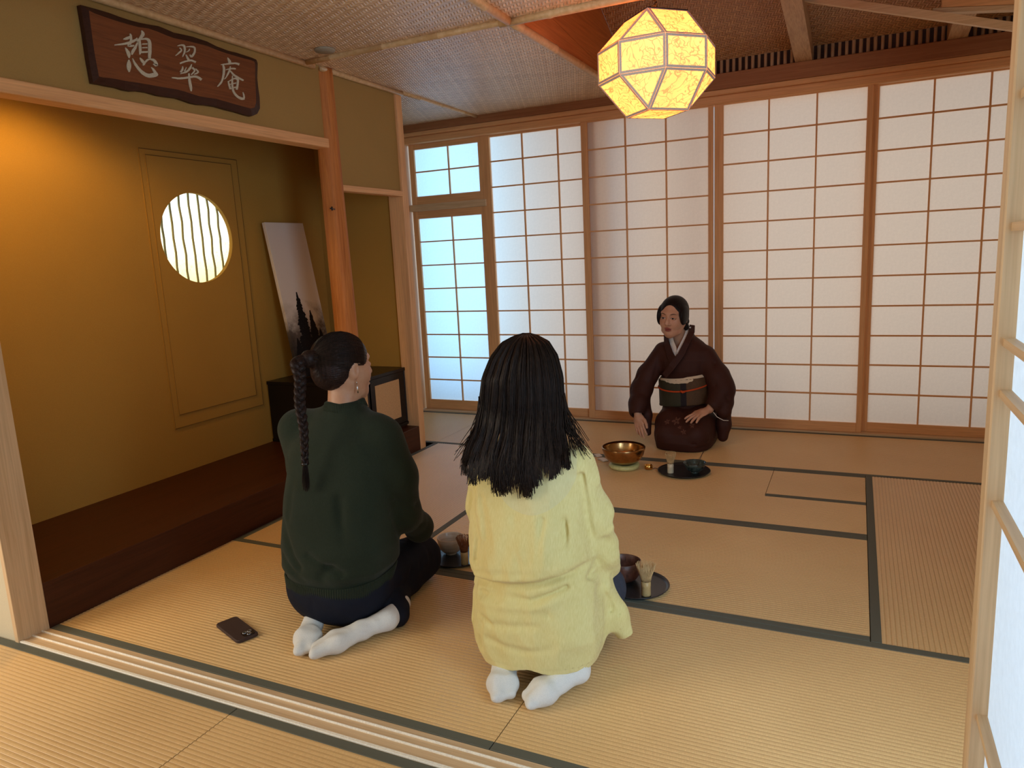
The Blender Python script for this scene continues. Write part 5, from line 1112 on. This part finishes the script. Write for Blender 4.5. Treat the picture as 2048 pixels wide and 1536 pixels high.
TG = [(.155, .195, .195, .175, .15), (.18, .200, .200, .182, .16), (.215, .205, .205, .188, .17), (.25, .224, .224, .208, .18), (.32, .226, .226, .212, .17), (.42, .214, .214, .200, .16), (.52, .214, .206, .188, .15), (.62, .222, .204, .172, .13), (.70, .206, .184, .146, .11), (.755, .140, .124, .108, .09), (.80, .080, .080, .080, .075), (.835, .066, .066, .066, .064)]
def sweater(P):
    Q = leanG(P); f = prof(Q, TG, e=2.15); x, y, z = P[:, 0], P[:, 1], P[:, 2]
    for s in (-1, 1):
        g = chain(P, [(s*.150+.02 if s > 0 else -.178, .08 if s > 0 else .055, .700 if s > 0 else .722), (s*.208+.018, .09, .56), (s*.205+.004, .13, .40), (s*.165+.02, .27, .285), (s*.14+.02, .31, .275)], (.078, .068, .066, .058, .048), .03)
        f = smin(f, g, .030)
    for s in (-1, 1): f = smin(f, cap(P, (.02, .075, .765), (s*.13+.005, .07, .735), .062, .060), .03)
    f = f+.008*wob(P, 8, 31, 6)*np.clip((.72-z)*5, 0, 1)+.011*rid(P*A(1, 1, .7), 12, 33)*np.clip((.74-z)*6, 0, 1)+.0022*wob(P, 24, 32, 6)-.002
    for pts, w_, d in (([(-.16, -.13, .42), (-.04, -.18, .28)], .018, .012), ([(.10, -.11, .52), (.12, -.13, .33), (.05, -.18, .26)], .020, .012), ([(-.10, -.12, .60), (-.11, -.14, .45)], .018, .007), ([(.175, -.03, .60), (.19, -.02, .40)], .014, .016), ([(-.17, -.03, .62), (-.19, -.02, .42)], .014, .012),
                       ([(.05, -.10, .74), (.13, -.04, .60), (.175, .0, .50)], .005, .0022), ([(-.02, -.10, .74), (-.10, -.06, .60)], .005, .0022), ([(.0, -.18, .33), (.12, -.16, .27)], .014, .010), ([(-.14, -.15, .30), (-.03, -.20, .24)], .014, .009), ([(.23, .05, .48), (.30, .14, .42)], .013, .007), ([(.2, .10, .36), (.26, .2, .33)], .013, .007)):
        f = f+crease(P, pts, w_, d)
    return f
sw = sdf_obj('knit_sweater', sweater, (-.34, -.24, .14), (.36, .46, .87), .0050, MAT['knit'], pg)
def ribband(name, zs_, parent, grow=.004, nr=150, amp=.0016, fn_off=None):
    T = np.array(TG); rings = []; n_ = nr*4
    for z in zs_:
        l, r_, b_, fq = (np.interp(z, T[:, 0], T[:, k]) for k in (1, 2, 3, 4)); ring = []
        t_ = min(max((z-.18)/.6, 0), 1); g_ = grow if zs_[0] < z < zs_[-1] else grow-.006
        for k in range(n_):
            a = 2*PI*k/n_; c, s = math.cos(a), math.sin(a); q = (abs(c)**2.15+abs(s)**2.15)**(-1/2.15); m_r = 1+0; w_ = amp*math.sin(2*PI*k/4)
            ring.append(((r_-l)/2+((r_+l)/2+g_+w_)*c*q+.02*t_, (fq-b_)/2+((fq+b_)/2+g_+w_)*s*q+.085*t_, z+.004*math.sin(a*3+1)-.010*max(0, -s)*(1 if z < .3 else 0)))
        rings.append(ring)
    v, f = loft(rings, cap=False); return mesh_obj(name, v, f, MAT['knit'], parent, True)
ribband('ribbed_hem', [.146, .150, .165, .185, .205, .216, .222], sw, .006); ribband('ribbed_collar', [.803, .806, .815, .828, .836, .838], sw, .005, 70, .0012)
def cap_hair(P, H, grow=.0):
    q = hq(P, H); f = ell(q, (0, -.016, .033), (.085+grow, .106+grow, .095+grow)); f = smin(f, ell(q, (0, -.055, -.015), (.070, .062, .060)), .02)
    face = ell(q, (0, .118, -.040), (.080, .092, .112)); f = smax(f, -face, .006)
    for s in (-1, 1): f = smax(f, -ell(q, (s*.080, .018, -.030), (.030, .040, .050)), .006)
    return f
def hairG(P):
    f = cap_hair(P, HG); q = hq(P, HG); an = np.arctan2(q[:, 0], q[:, 2]+.02)
    f = f+.0014*np.sin(an*60+q[:, 1]*40)
    b = unhq([(0, -.132, .045)], HG)[0]; return smin(f, ell(P, b, (.030, .030, .032)), .014)
hg = sdf_obj('pulled_back_hair', hairG, (-.16, -.12, .80), (.18, .26, 1.12), .0038, MAT['hair_b'], pg)
# fine combed strands on the skull
rs = np.random.RandomState(4); ST = []; root = np.array([0, -.130, .045])
for i in range(650):
    a = rs.uniform(-PI, PI); d0 = np.array([math.sin(a)*.9, .62+.25*math.cos(a), math.cos(a)*.8+.1]); d0 /= np.linalg.norm(d0); d1 = np.array([0, -1, .15]); pts = []
    for t in np.linspace(0, 1, 12):
        d = d0*(1-t)+d1*t; d = d/np.linalg.norm(d); p = np.array([0, -.016, .033])+d*np.array([.0865, .1075, .0965]); pts.append(p)
    q = np.array(pts); ok = (((q-np.array([0, .118, -.040]))/np.array([.082, .094, .114]))**2).sum(1) > 1; q = q[ok]
    q = q[((np.abs(q[:, 0])-.080)/.03)**2+((q[:, 1]-.018)/.04)**2+((q[:, 2]+.030)/.05)**2 > 1] if len(q) else q
    if len(q) > 3: ST.append(unhq(q+rs.randn(3)*.0004, HG))
tubes_hair('combed_strands', ST, MAT['strand'], hg, .0009, .0007)
# braid
bz = unhq([(0, -.150, .050)], HG)[0]; path = [bz, bz+A(-.010, -.022, -.012), A(-.036, -.085, .945), A(-.024, -.115, .87), A(-.004, -.134, .78), A(.000, -.146, .70), A(.000, -.150, .655)]
def sp3(pts, n):
    pts = np.array(pts, float); L = np.r_[0, np.cumsum(np.linalg.norm(np.diff(pts, axis=0), axis=1))]; o = []
    for s in np.linspace(0, L[-1], n):
        i = min(np.searchsorted(L, s, 'right')-1, len(pts)-2); t = (s-L[i])/(L[i+1]-L[i]); p0, p1, p2, p3 = pts[max(i-1, 0)], pts[i], pts[i+1], pts[min(i+2, len(pts)-1)]
        o.append(.5*((2*p1)+(-p0+p2)*t+(2*p0-5*p1+4*p2-p3)*t*t+(-p0+3*p1-3*p2+p3)*t**3))
    return np.array(o)
pc = sp3(path, 90); strands = []; perp = np.array([.72, .69, 0]); dep = np.array([-.69, .72, 0])
for k in range(3):
    pts = []
    for i, p in enumerate(pc):
        t = i*.36+k*2*PI/3; w_ = np.interp(i, [0, 8, 20, 60, 89], [.003, .014, .0115, .0088, .0065]); pts.append(p+perp*w_*math.sin(t)+dep*w_*.55*math.sin(2*t))
    strands.append(pts)
rd = [list(np.interp(range(90), [0, 8, 20, 60, 89], [.014, .0155, .0115, .0085, .0060]))]*3
braid = tubes('braid', strands, rd, MAT['hair_b'], pg, 10); braid['kind'] = 'stuff'
ST = []
for k in range(3):
    for j in range(90):
        a = rs.rand()*6.28; tw = rs.uniform(-1, 1); pts = []
        for i in range(0, 90, 3):
            r_ = rd[0][i]*1.02; aa = a+tw*i*.05; p = np.array(strands[k][i]); pts.append(p+perp*r_*math.cos(aa)+np.array([0, 0, 1])*r_*.3*math.sin(aa)+dep*r_*math.sin(aa))
        ST.append(np.array(pts))
for j in range(160):
    a = rs.rand()*6.28; r_ = rs.uniform(.2, 1); e = rs.uniform(.045, .10); ST.append(np.array([pc[-1]+np.array([math.cos(a), math.sin(a), 0])*r_*(.007+.010*t*(1-.4*t)) + np.array([.0-.004*t, -.002*t, -e*t]) for t in np.linspace(0, 1, 7)]))
for j in range(60):
    a = rs.uniform(-1.6, 1.6); p0 = unhq([(.045*math.sin(a), -.118, .04+.03*math.cos(a))], HG)[0]; p1 = bz+A(*(rs.randn(3)*.004)); ST.append(np.array([p0*(1-t)+p1*t+dep*0 for t in np.linspace(0, 1, 5)]))
tubes_hair('braid_strands', ST, MAT['strand'], braid, .0011, .0006)
lathe('hair_tie', [(.004, -.006), (.0125, -.005), (.014, 0), (.0125, .005), (.004, .006)], MAT['black'], pg, 20, tuple(pc[-2])); 
ea = unhq([(.086, -.004, -.040)], HG)[0]
er = tubes('drop_earring', [[ea, ea+A(.002, 0, -.012)], [ea+A(.002, 0, -.012), ea+A(.003, 0, -.045)]], [.0012, [.0016, .0026]], MAT['chrome'], pg, 6); er['label'] = 'thin silver drop earring'
lathe('hair_jewel', [(.0005, 0), (.0035, .001), (.002, .003), (.0005, .0035)], MAT['chrome'], hg, 10, tuple(unhq([(.030, -.108, .055)], HG)[0]))

# ================================================================ person in the kimono
pk = tag(empty('person', (1.72, 3.45, 0), PI), 'person kneeling in a dark brown kimono, right hand reaching down by the bronze bowl', 'person')
HK = ((.050, .108, .876), R(-9), -.10, R(-4), 1.10)
kR = hand_pts((.264, .275, .222), (-.24, .36, -.90), (.35, .90, .25), curl=(.18, .12, .16, .25), L=.088, thumb=-1, tc=-.1); kL = hand_pts((-.196, .235, .262), (.62, .72, -.26), (0, .22, 1), curl=(.12, .16, .18, .22), L=.088, thumb=1, spread=.5)
def leanK(P): Q = P.copy(); t = np.clip((P[:, 2]-.2)/.5, 0, 1); Q[:, 1] -= .045*t; Q[:, 0] += .012*(1-t)*0; return Q
def bodyK(P):
    f = prof(P, [(.06, .15, .16, .14, .12), (.25, .13, .14, .10, .10), (.45, .12, .13, .08, .11), (.62, .13, .14, .07, .10), (.68, .10, .10, .05, .08), (.72, .05, .05, .04, .06)])
    f = smin(f, chain(P, [(.018, .030, .68), (.034, .055, .76), (.045, .085, .82)], (.055, .050, .050), .02), .03)
    f = near(P, f, (.05, .11, .87), .23, lambda q: head_fn(q, *HK), .022)
    f = smin(f, arm_fn(P, (.15, .05, .61), (.262, .13, .40), (.265, .27, .24), (.042, .034, .026)), .02); f = smin(f, arm_fn(P, (-.17, .05, .60), (-.27, .10, .40), (-.21, .22, .268), (.042, .034, .026)), .02)
    for x in (-.13, .06): f = smin(f, chain(P, [(x, .02, .14), (x, .32, .10)], (.07, .055), .02), .03)
    f = near(P, f, (.225, .33, .13), .19, lambda q: hand_fn(q, kR), .008); f = near(P, f, (-.13, .31, .22), .18, lambda q: hand_fn(q, kL), .008)
    return f
def lipk(v):
    q = hq(v, HK); m = (np.abs(q[:, 0]) < .021) & (np.abs(q[:, 2]+.0625) < .0120*(1-(np.abs(q[:, 0])/.027)**2)+.0005) & (q[:, 1] > .084); return m.astype(int)
sdf_obj('body', bodyK, (-.36, -.18, .0), (.36, .48, 1.04), .0030, MAT['skin3'], pk, mats=[MAT['skin3'], MAT['lip']], mfn=lipk)
face_parts(HK, pk)
def hairK(P):
    q = hq(P, HK); f = ell(q, (.002, -.020, .030), (.0855, .108, .096)); f = smin(f, ell(q, (0, -.055, -.02), (.074, .064, .062)), .02)
    f = smin(f, ell(q, (.074, .022, .005), (.018, .050, .060)), .018); f = smin(f, ell(q, (-.074, .018, .010), (.018, .052, .055)), .018)
    face = ell(q, (-.004, .128, -.034), (.077, .102, .143)); f = smax(f, -face, .006)
    f = smin(f, ell(q, (-.012, -.105, -.050), (.050, .036, .036)), .008); f = smin(f, ell(q, (-.068, -.040, -.068), (.017, .020, .024)), .010)
    return f
sdf_obj('swept_hair', hairK, (-.12, -.12, .70), (.24, .28, 1.05), .0036, MAT['hair_k'], pk)
TK = [(.18, .165, .175, .15, .12), (.26, .150, .168, .135, .128), (.45, .150, .166, .125, .125), (.50, .162, .175, .125, .135), (.58, .178, .190, .118, .130), (.64, .168, .185, .105, .105), (.69, .120, .135, .088, .075), (.735, .072, .072, .072, .050), (.775, .056, .056, .064, .030)]
TK = [(a, c, b, d, e) for a, b, c, d, e in TK]      # wearer's left is wider in the photo
vax, vay = np.array([.018, .165, .605]), None
def robe(P):
    Q = leanK(P); f = prof(Q, TK, e=2.3); x, y, z = P[:, 0], P[:, 1], P[:, 2]
    f = smin(f, cap(P, (.016, .03, .72), (.034, .035, .775), .078, .070), .02)
    # collar opening: wedge with its point on the breastbone
    w_ = np.abs(x-.020-.10*np.clip(z-.60, 0, 1))-(z-.600)*.46; open_ = np.maximum(np.maximum(w_, -(y-.035)), .600-z)
    f = smax(f, -open_, .004); f = smax(f, -(chain(P, [(.018, .035, .70), (.036, .06, .80)], (.058, .066), .02)), .004)
    # sleeves
    sl1 = chain(P, [(.14, .05, .625), (.235, .10, .47), (.268, .145, .37), (.272, .225, .285), (.272, .262, .245)], (.064, .072, .074, .064, .056), .03)
    sl1 = smin(sl1, chain(P, [(.272, .17, .33), (.282, .235, .235)], (.055, .050), .02), .02)
    sl1 = smin(sl1, chain(P, [(.255, .17, .33), (.225, .20, .20), (.205, .23, .085)], (.050, .044, .026), .02), .02)
    sl2 = chain(P, [(-.155, .05, .605), (-.235, .085, .47), (-.270, .11, .38), (-.235, .195, .295)], (.064, .076, .078, .056), .03)
    q2 = P.copy(); sl2 = smin(sl2, chain(P, [(-.272, .10, .42), (-.288, .14, .30), (-.296, .175, .245)], (.066, .060, .048), .02), .025)
    sl2 = smin(sl2, chain(P, [(-.285, .10, .28), (-.285, .115, .14), (-.282, .125, .060)], (.046, .048, .034), .02), .012)
    f = smin(f, sl1, .022); f = smin(f, sl2, .022)
    f = smax(f, -cap(P, (.268, .262, .23), (.262, .31, .18), .034, .045), .004); f = smax(f, -cap(P, (-.215, .215, .272), (-.165, .262, .255), .034, .040), .004)
    f = f+.0035*wob(P, 14, 41, 6)+.008*rid(P*A(1, 1, .5), 15, 43)+.0016*wob(P, 34, 42, 5)-.003
    # right-over... front overlap line and folds
    f = f+crease(P, [(.018, .19, .60), (.055, .19, .52), (.085, .185, .46)], .006, .0045)+crease(P, [(.075, .13, .68), (.060, .17, .60), (.030, .185, .54)], .005, .003)+crease(P, [(-.06, .12, .70), (-.045, .16, .62), (.0, .185, .56)], .005, .002)
    for pts, w2, d in (([(.20, .12, .55), (.30, .16, .45)], .013, .009), ([(.21, .15, .47), (.32, .19, .38)], .012, .008), ([(.15, .14, .60), (.17, .16, .45)], .012, .012), ([(.22, .2, .33), (.32, .26, .28)], .011, .007), ([(-.22, .12, .56), (-.25, .16, .40)], .014, .010), ([(-.155, .15, .60), (-.165, .16, .46)], .012, .010), ([(-.24, .17, .42), (-.33, .19, .33)], .013, .006), ([(-.28, .15, .30), (-.30, .16, .12)], .010, .007)):
        f = f+crease(P, pts, w2, d)
    return f
kb = sdf_obj('kimono', robe, (-.40, -.18, .02), (.40, .40, .86), .0042, MAT['kimono'], pk)
def skirt(P):
    x, y, z = P[:, 0], P[:, 1], P[:, 2]
    f = chain(P, [(.055, .0, .165), (.060, .20, .152), (.060, .300, .105)], (.115, .098, .082), .02); f = smin(f, chain(P, [(-.120, .0, .165), (-.132, .20, .152), (-.136, .300, .108)], (.115, .102, .086), .02), .05)
    T = [(-.02, .212, .150, .20, .360), (.015, .228, .158, .20, .382), (.06, .236, .162, .20, .392), (.12, .234, .158, .20, .375), (.17, .222, .150, .19, .325), (.21, .200, .140, .18, .26), (.24, .17, .12, .16, .20)]
    f = smin(f, prof(P, T, e=3.4), .02)
    f = f+.0030*wob(P, 16, 51, 6)+.006*rid(P, 13, 52)+crease(P, [(.10, .36, .16), (.15, .33, .03)], .012, .006)+crease(P, [(-.22, .32, .08), (-.12, .39, .060)], .008, .006)+crease(P, [(-.22, .31, .045), (-.14, .39, .03)], .008, .005)+crease(P, [(-.035, .18, .25), (-.035, .36, .17)], .020, .007)
    return np.maximum(f, .002-z)
ks = sdf_obj('kimono_skirt', skirt, (-.32, -.22, -.008), (.24, .44, .34), .0045, MAT['crest'], pk)
def obi_fn(P, T, zc, zh, grow): 
    Q = leanK(P); f = prof(Q, T, e=2.3)-grow; return np.maximum(np.maximum(f, np.abs(P[:, 2]-zc-.10*(-(P[:, 0]))-.0)-zh), -(f+.02))
def obi_m(c): x = c[:, 0]; return np.where((x < -.005) & (x > -.045), 1, np.where(x <= -.045, 2, 0))
kob = sdf_obj('obi_sash', lambda P: obi_fn(P, TK, .355, .094, .020), (-.24, -.20, .22), (.24, .26, .50), .0044, MAT['obi'], pk, mats=[MAT['obi'], MAT['obidark'], MAT['obirust']], mfn=obi_m)
def ringpath(z0, g, x0, x1, dip=0.0, n=26):
    o = []
    for i in range(n):
        u = i/(n-1); a = R(215)*(1-u)+R(-35)*u; t = min(max((z0-.2)/.5, 0), 1); rr = (abs(math.cos(a))**2.3+abs(math.sin(a))**2.3)**(-1/2.3)
        l_, r2, b_, f_ = (np.interp(z0, [q[0] for q in TK], [q[k] for q in TK]) for k in (1, 2, 3, 4)); x = (r2-l_)/2+((r2+l_)/2+g)*math.cos(a)*rr; y = (f_-b_)/2+((f_+b_)/2+g)*math.sin(a)*rr+.045*t
        o.append((x, y, z0-.10*x-dip*max(0, math.sin(a))**2))
    return o
tubes('vermilion_cord', [ringpath(.398, .026, 0, 0, .030)], [.0058], MAT['cord'], kob, 8); ctr = [p for p in ringpath(.398, .030, 0, 0, .030)][12]
tubes('cord_knot', [[(ctr[0]+.016, ctr[1], ctr[2]+.003), (ctr[0], ctr[1]+.008, ctr[2]-.003), (ctr[0]-.014, ctr[1], ctr[2]+.002)]], [.0085], MAT['cord'], kob, 8)
sash = ringpath(.452, .012, 0, 0, .012); V = []
for i, (x, y, z) in enumerate(sash): hh = .006+.017*math.sin(PI*i/25)+(.006 if x < -.05 else 0); V += [(x, y+.004, z-hh), (x, y+.010, z), (x, y, z+hh*.8)]
tag(mesh_obj('obi_scarf', V, [q for i in range(25) for q in ((3*i, 3*i+3, 3*i+4, 3*i+1), (3*i+1, 3*i+4, 3*i+5, 3*i+2))], MAT['cream'], kob, True), 'cream scarf tied along the top of the sash')
# white under collar and the kimono's own collar band
def band(name, rows, mat, thick=.006, parent=pk):
    V, F = [], []
    for a, b in rows:
        a, b = Vector(a), Vector(b); n_ = Vector((0, thick, thick*.3)); V += [a, b, b+n_, a+n_]
    for i in range(len(rows)-1):
        k = 4*i; F += [(k, k+4, k+5, k+1), (k+1, k+5, k+6, k+2), (k+2, k+6, k+7, k+3), (k+3, k+7, k+4, k)]
    F += [(0, 1, 2, 3), (4*len(rows)-4, 4*len(rows)-1, 4*len(rows)-2, 4*len(rows)-3)]; return mesh_obj(name, V, F, mat, parent, False)
band('under_collar', [((.100, .030, .772), (.066, .050, .775)), ((.095, .078, .735), (.060, .098, .742)), ((.072, .122, .690), (.042, .132, .705)), ((.045, .155, .640), (.020, .158, .668)), ((.018, .172, .598), (.014, .170, .640))], MAT['collar'])
band('under_collar', [((-.052, .030, .795), (-.024, .045, .790)), ((-.048, .080, .750), (-.020, .095, .745)), ((-.026, .125, .690), (-.004, .132, .700)), ((-.006, .155, .640), (.010, .158, .665)), ((.018, .176, .598), (.018, .175, .638))], MAT['collar'])
band('collar_band', [((.098, -.01, .792), (.062, -.01, .800)), ((.128, .060, .742), (.094, .080, .756)), ((.112, .122, .680), (.076, .138, .700)), ((.080, .165, .600), (.040, .178, .640)), ((.052, .184, .560), (.018, .190, .605))], MAT['kimono'], .009)
band('collar_band', [((-.070, -.01, .800), (-.036, -.005, .806)), ((-.082, .060, .762), (-.046, .080, .766)), ((-.062, .128, .690), (-.026, .142, .700)), ((-.032, .170, .610), (.004, .180, .632)), ((.028, .196, .525), (.062, .194, .555)), ((.085, .186, .462), (.110, .180, .490))], MAT['kimono'], .012)
for pts in ([(-.236, .235, .252), (-.262, .240, .222), (-.300, .232, .200), (-.330, .215, .196)], [(.252, .300, .214), (.240, .282, .232), (.262, .262, .262)]):
    tubes('sleeve_lining', [pts], [.0022], MAT['collar'], pk, 5)
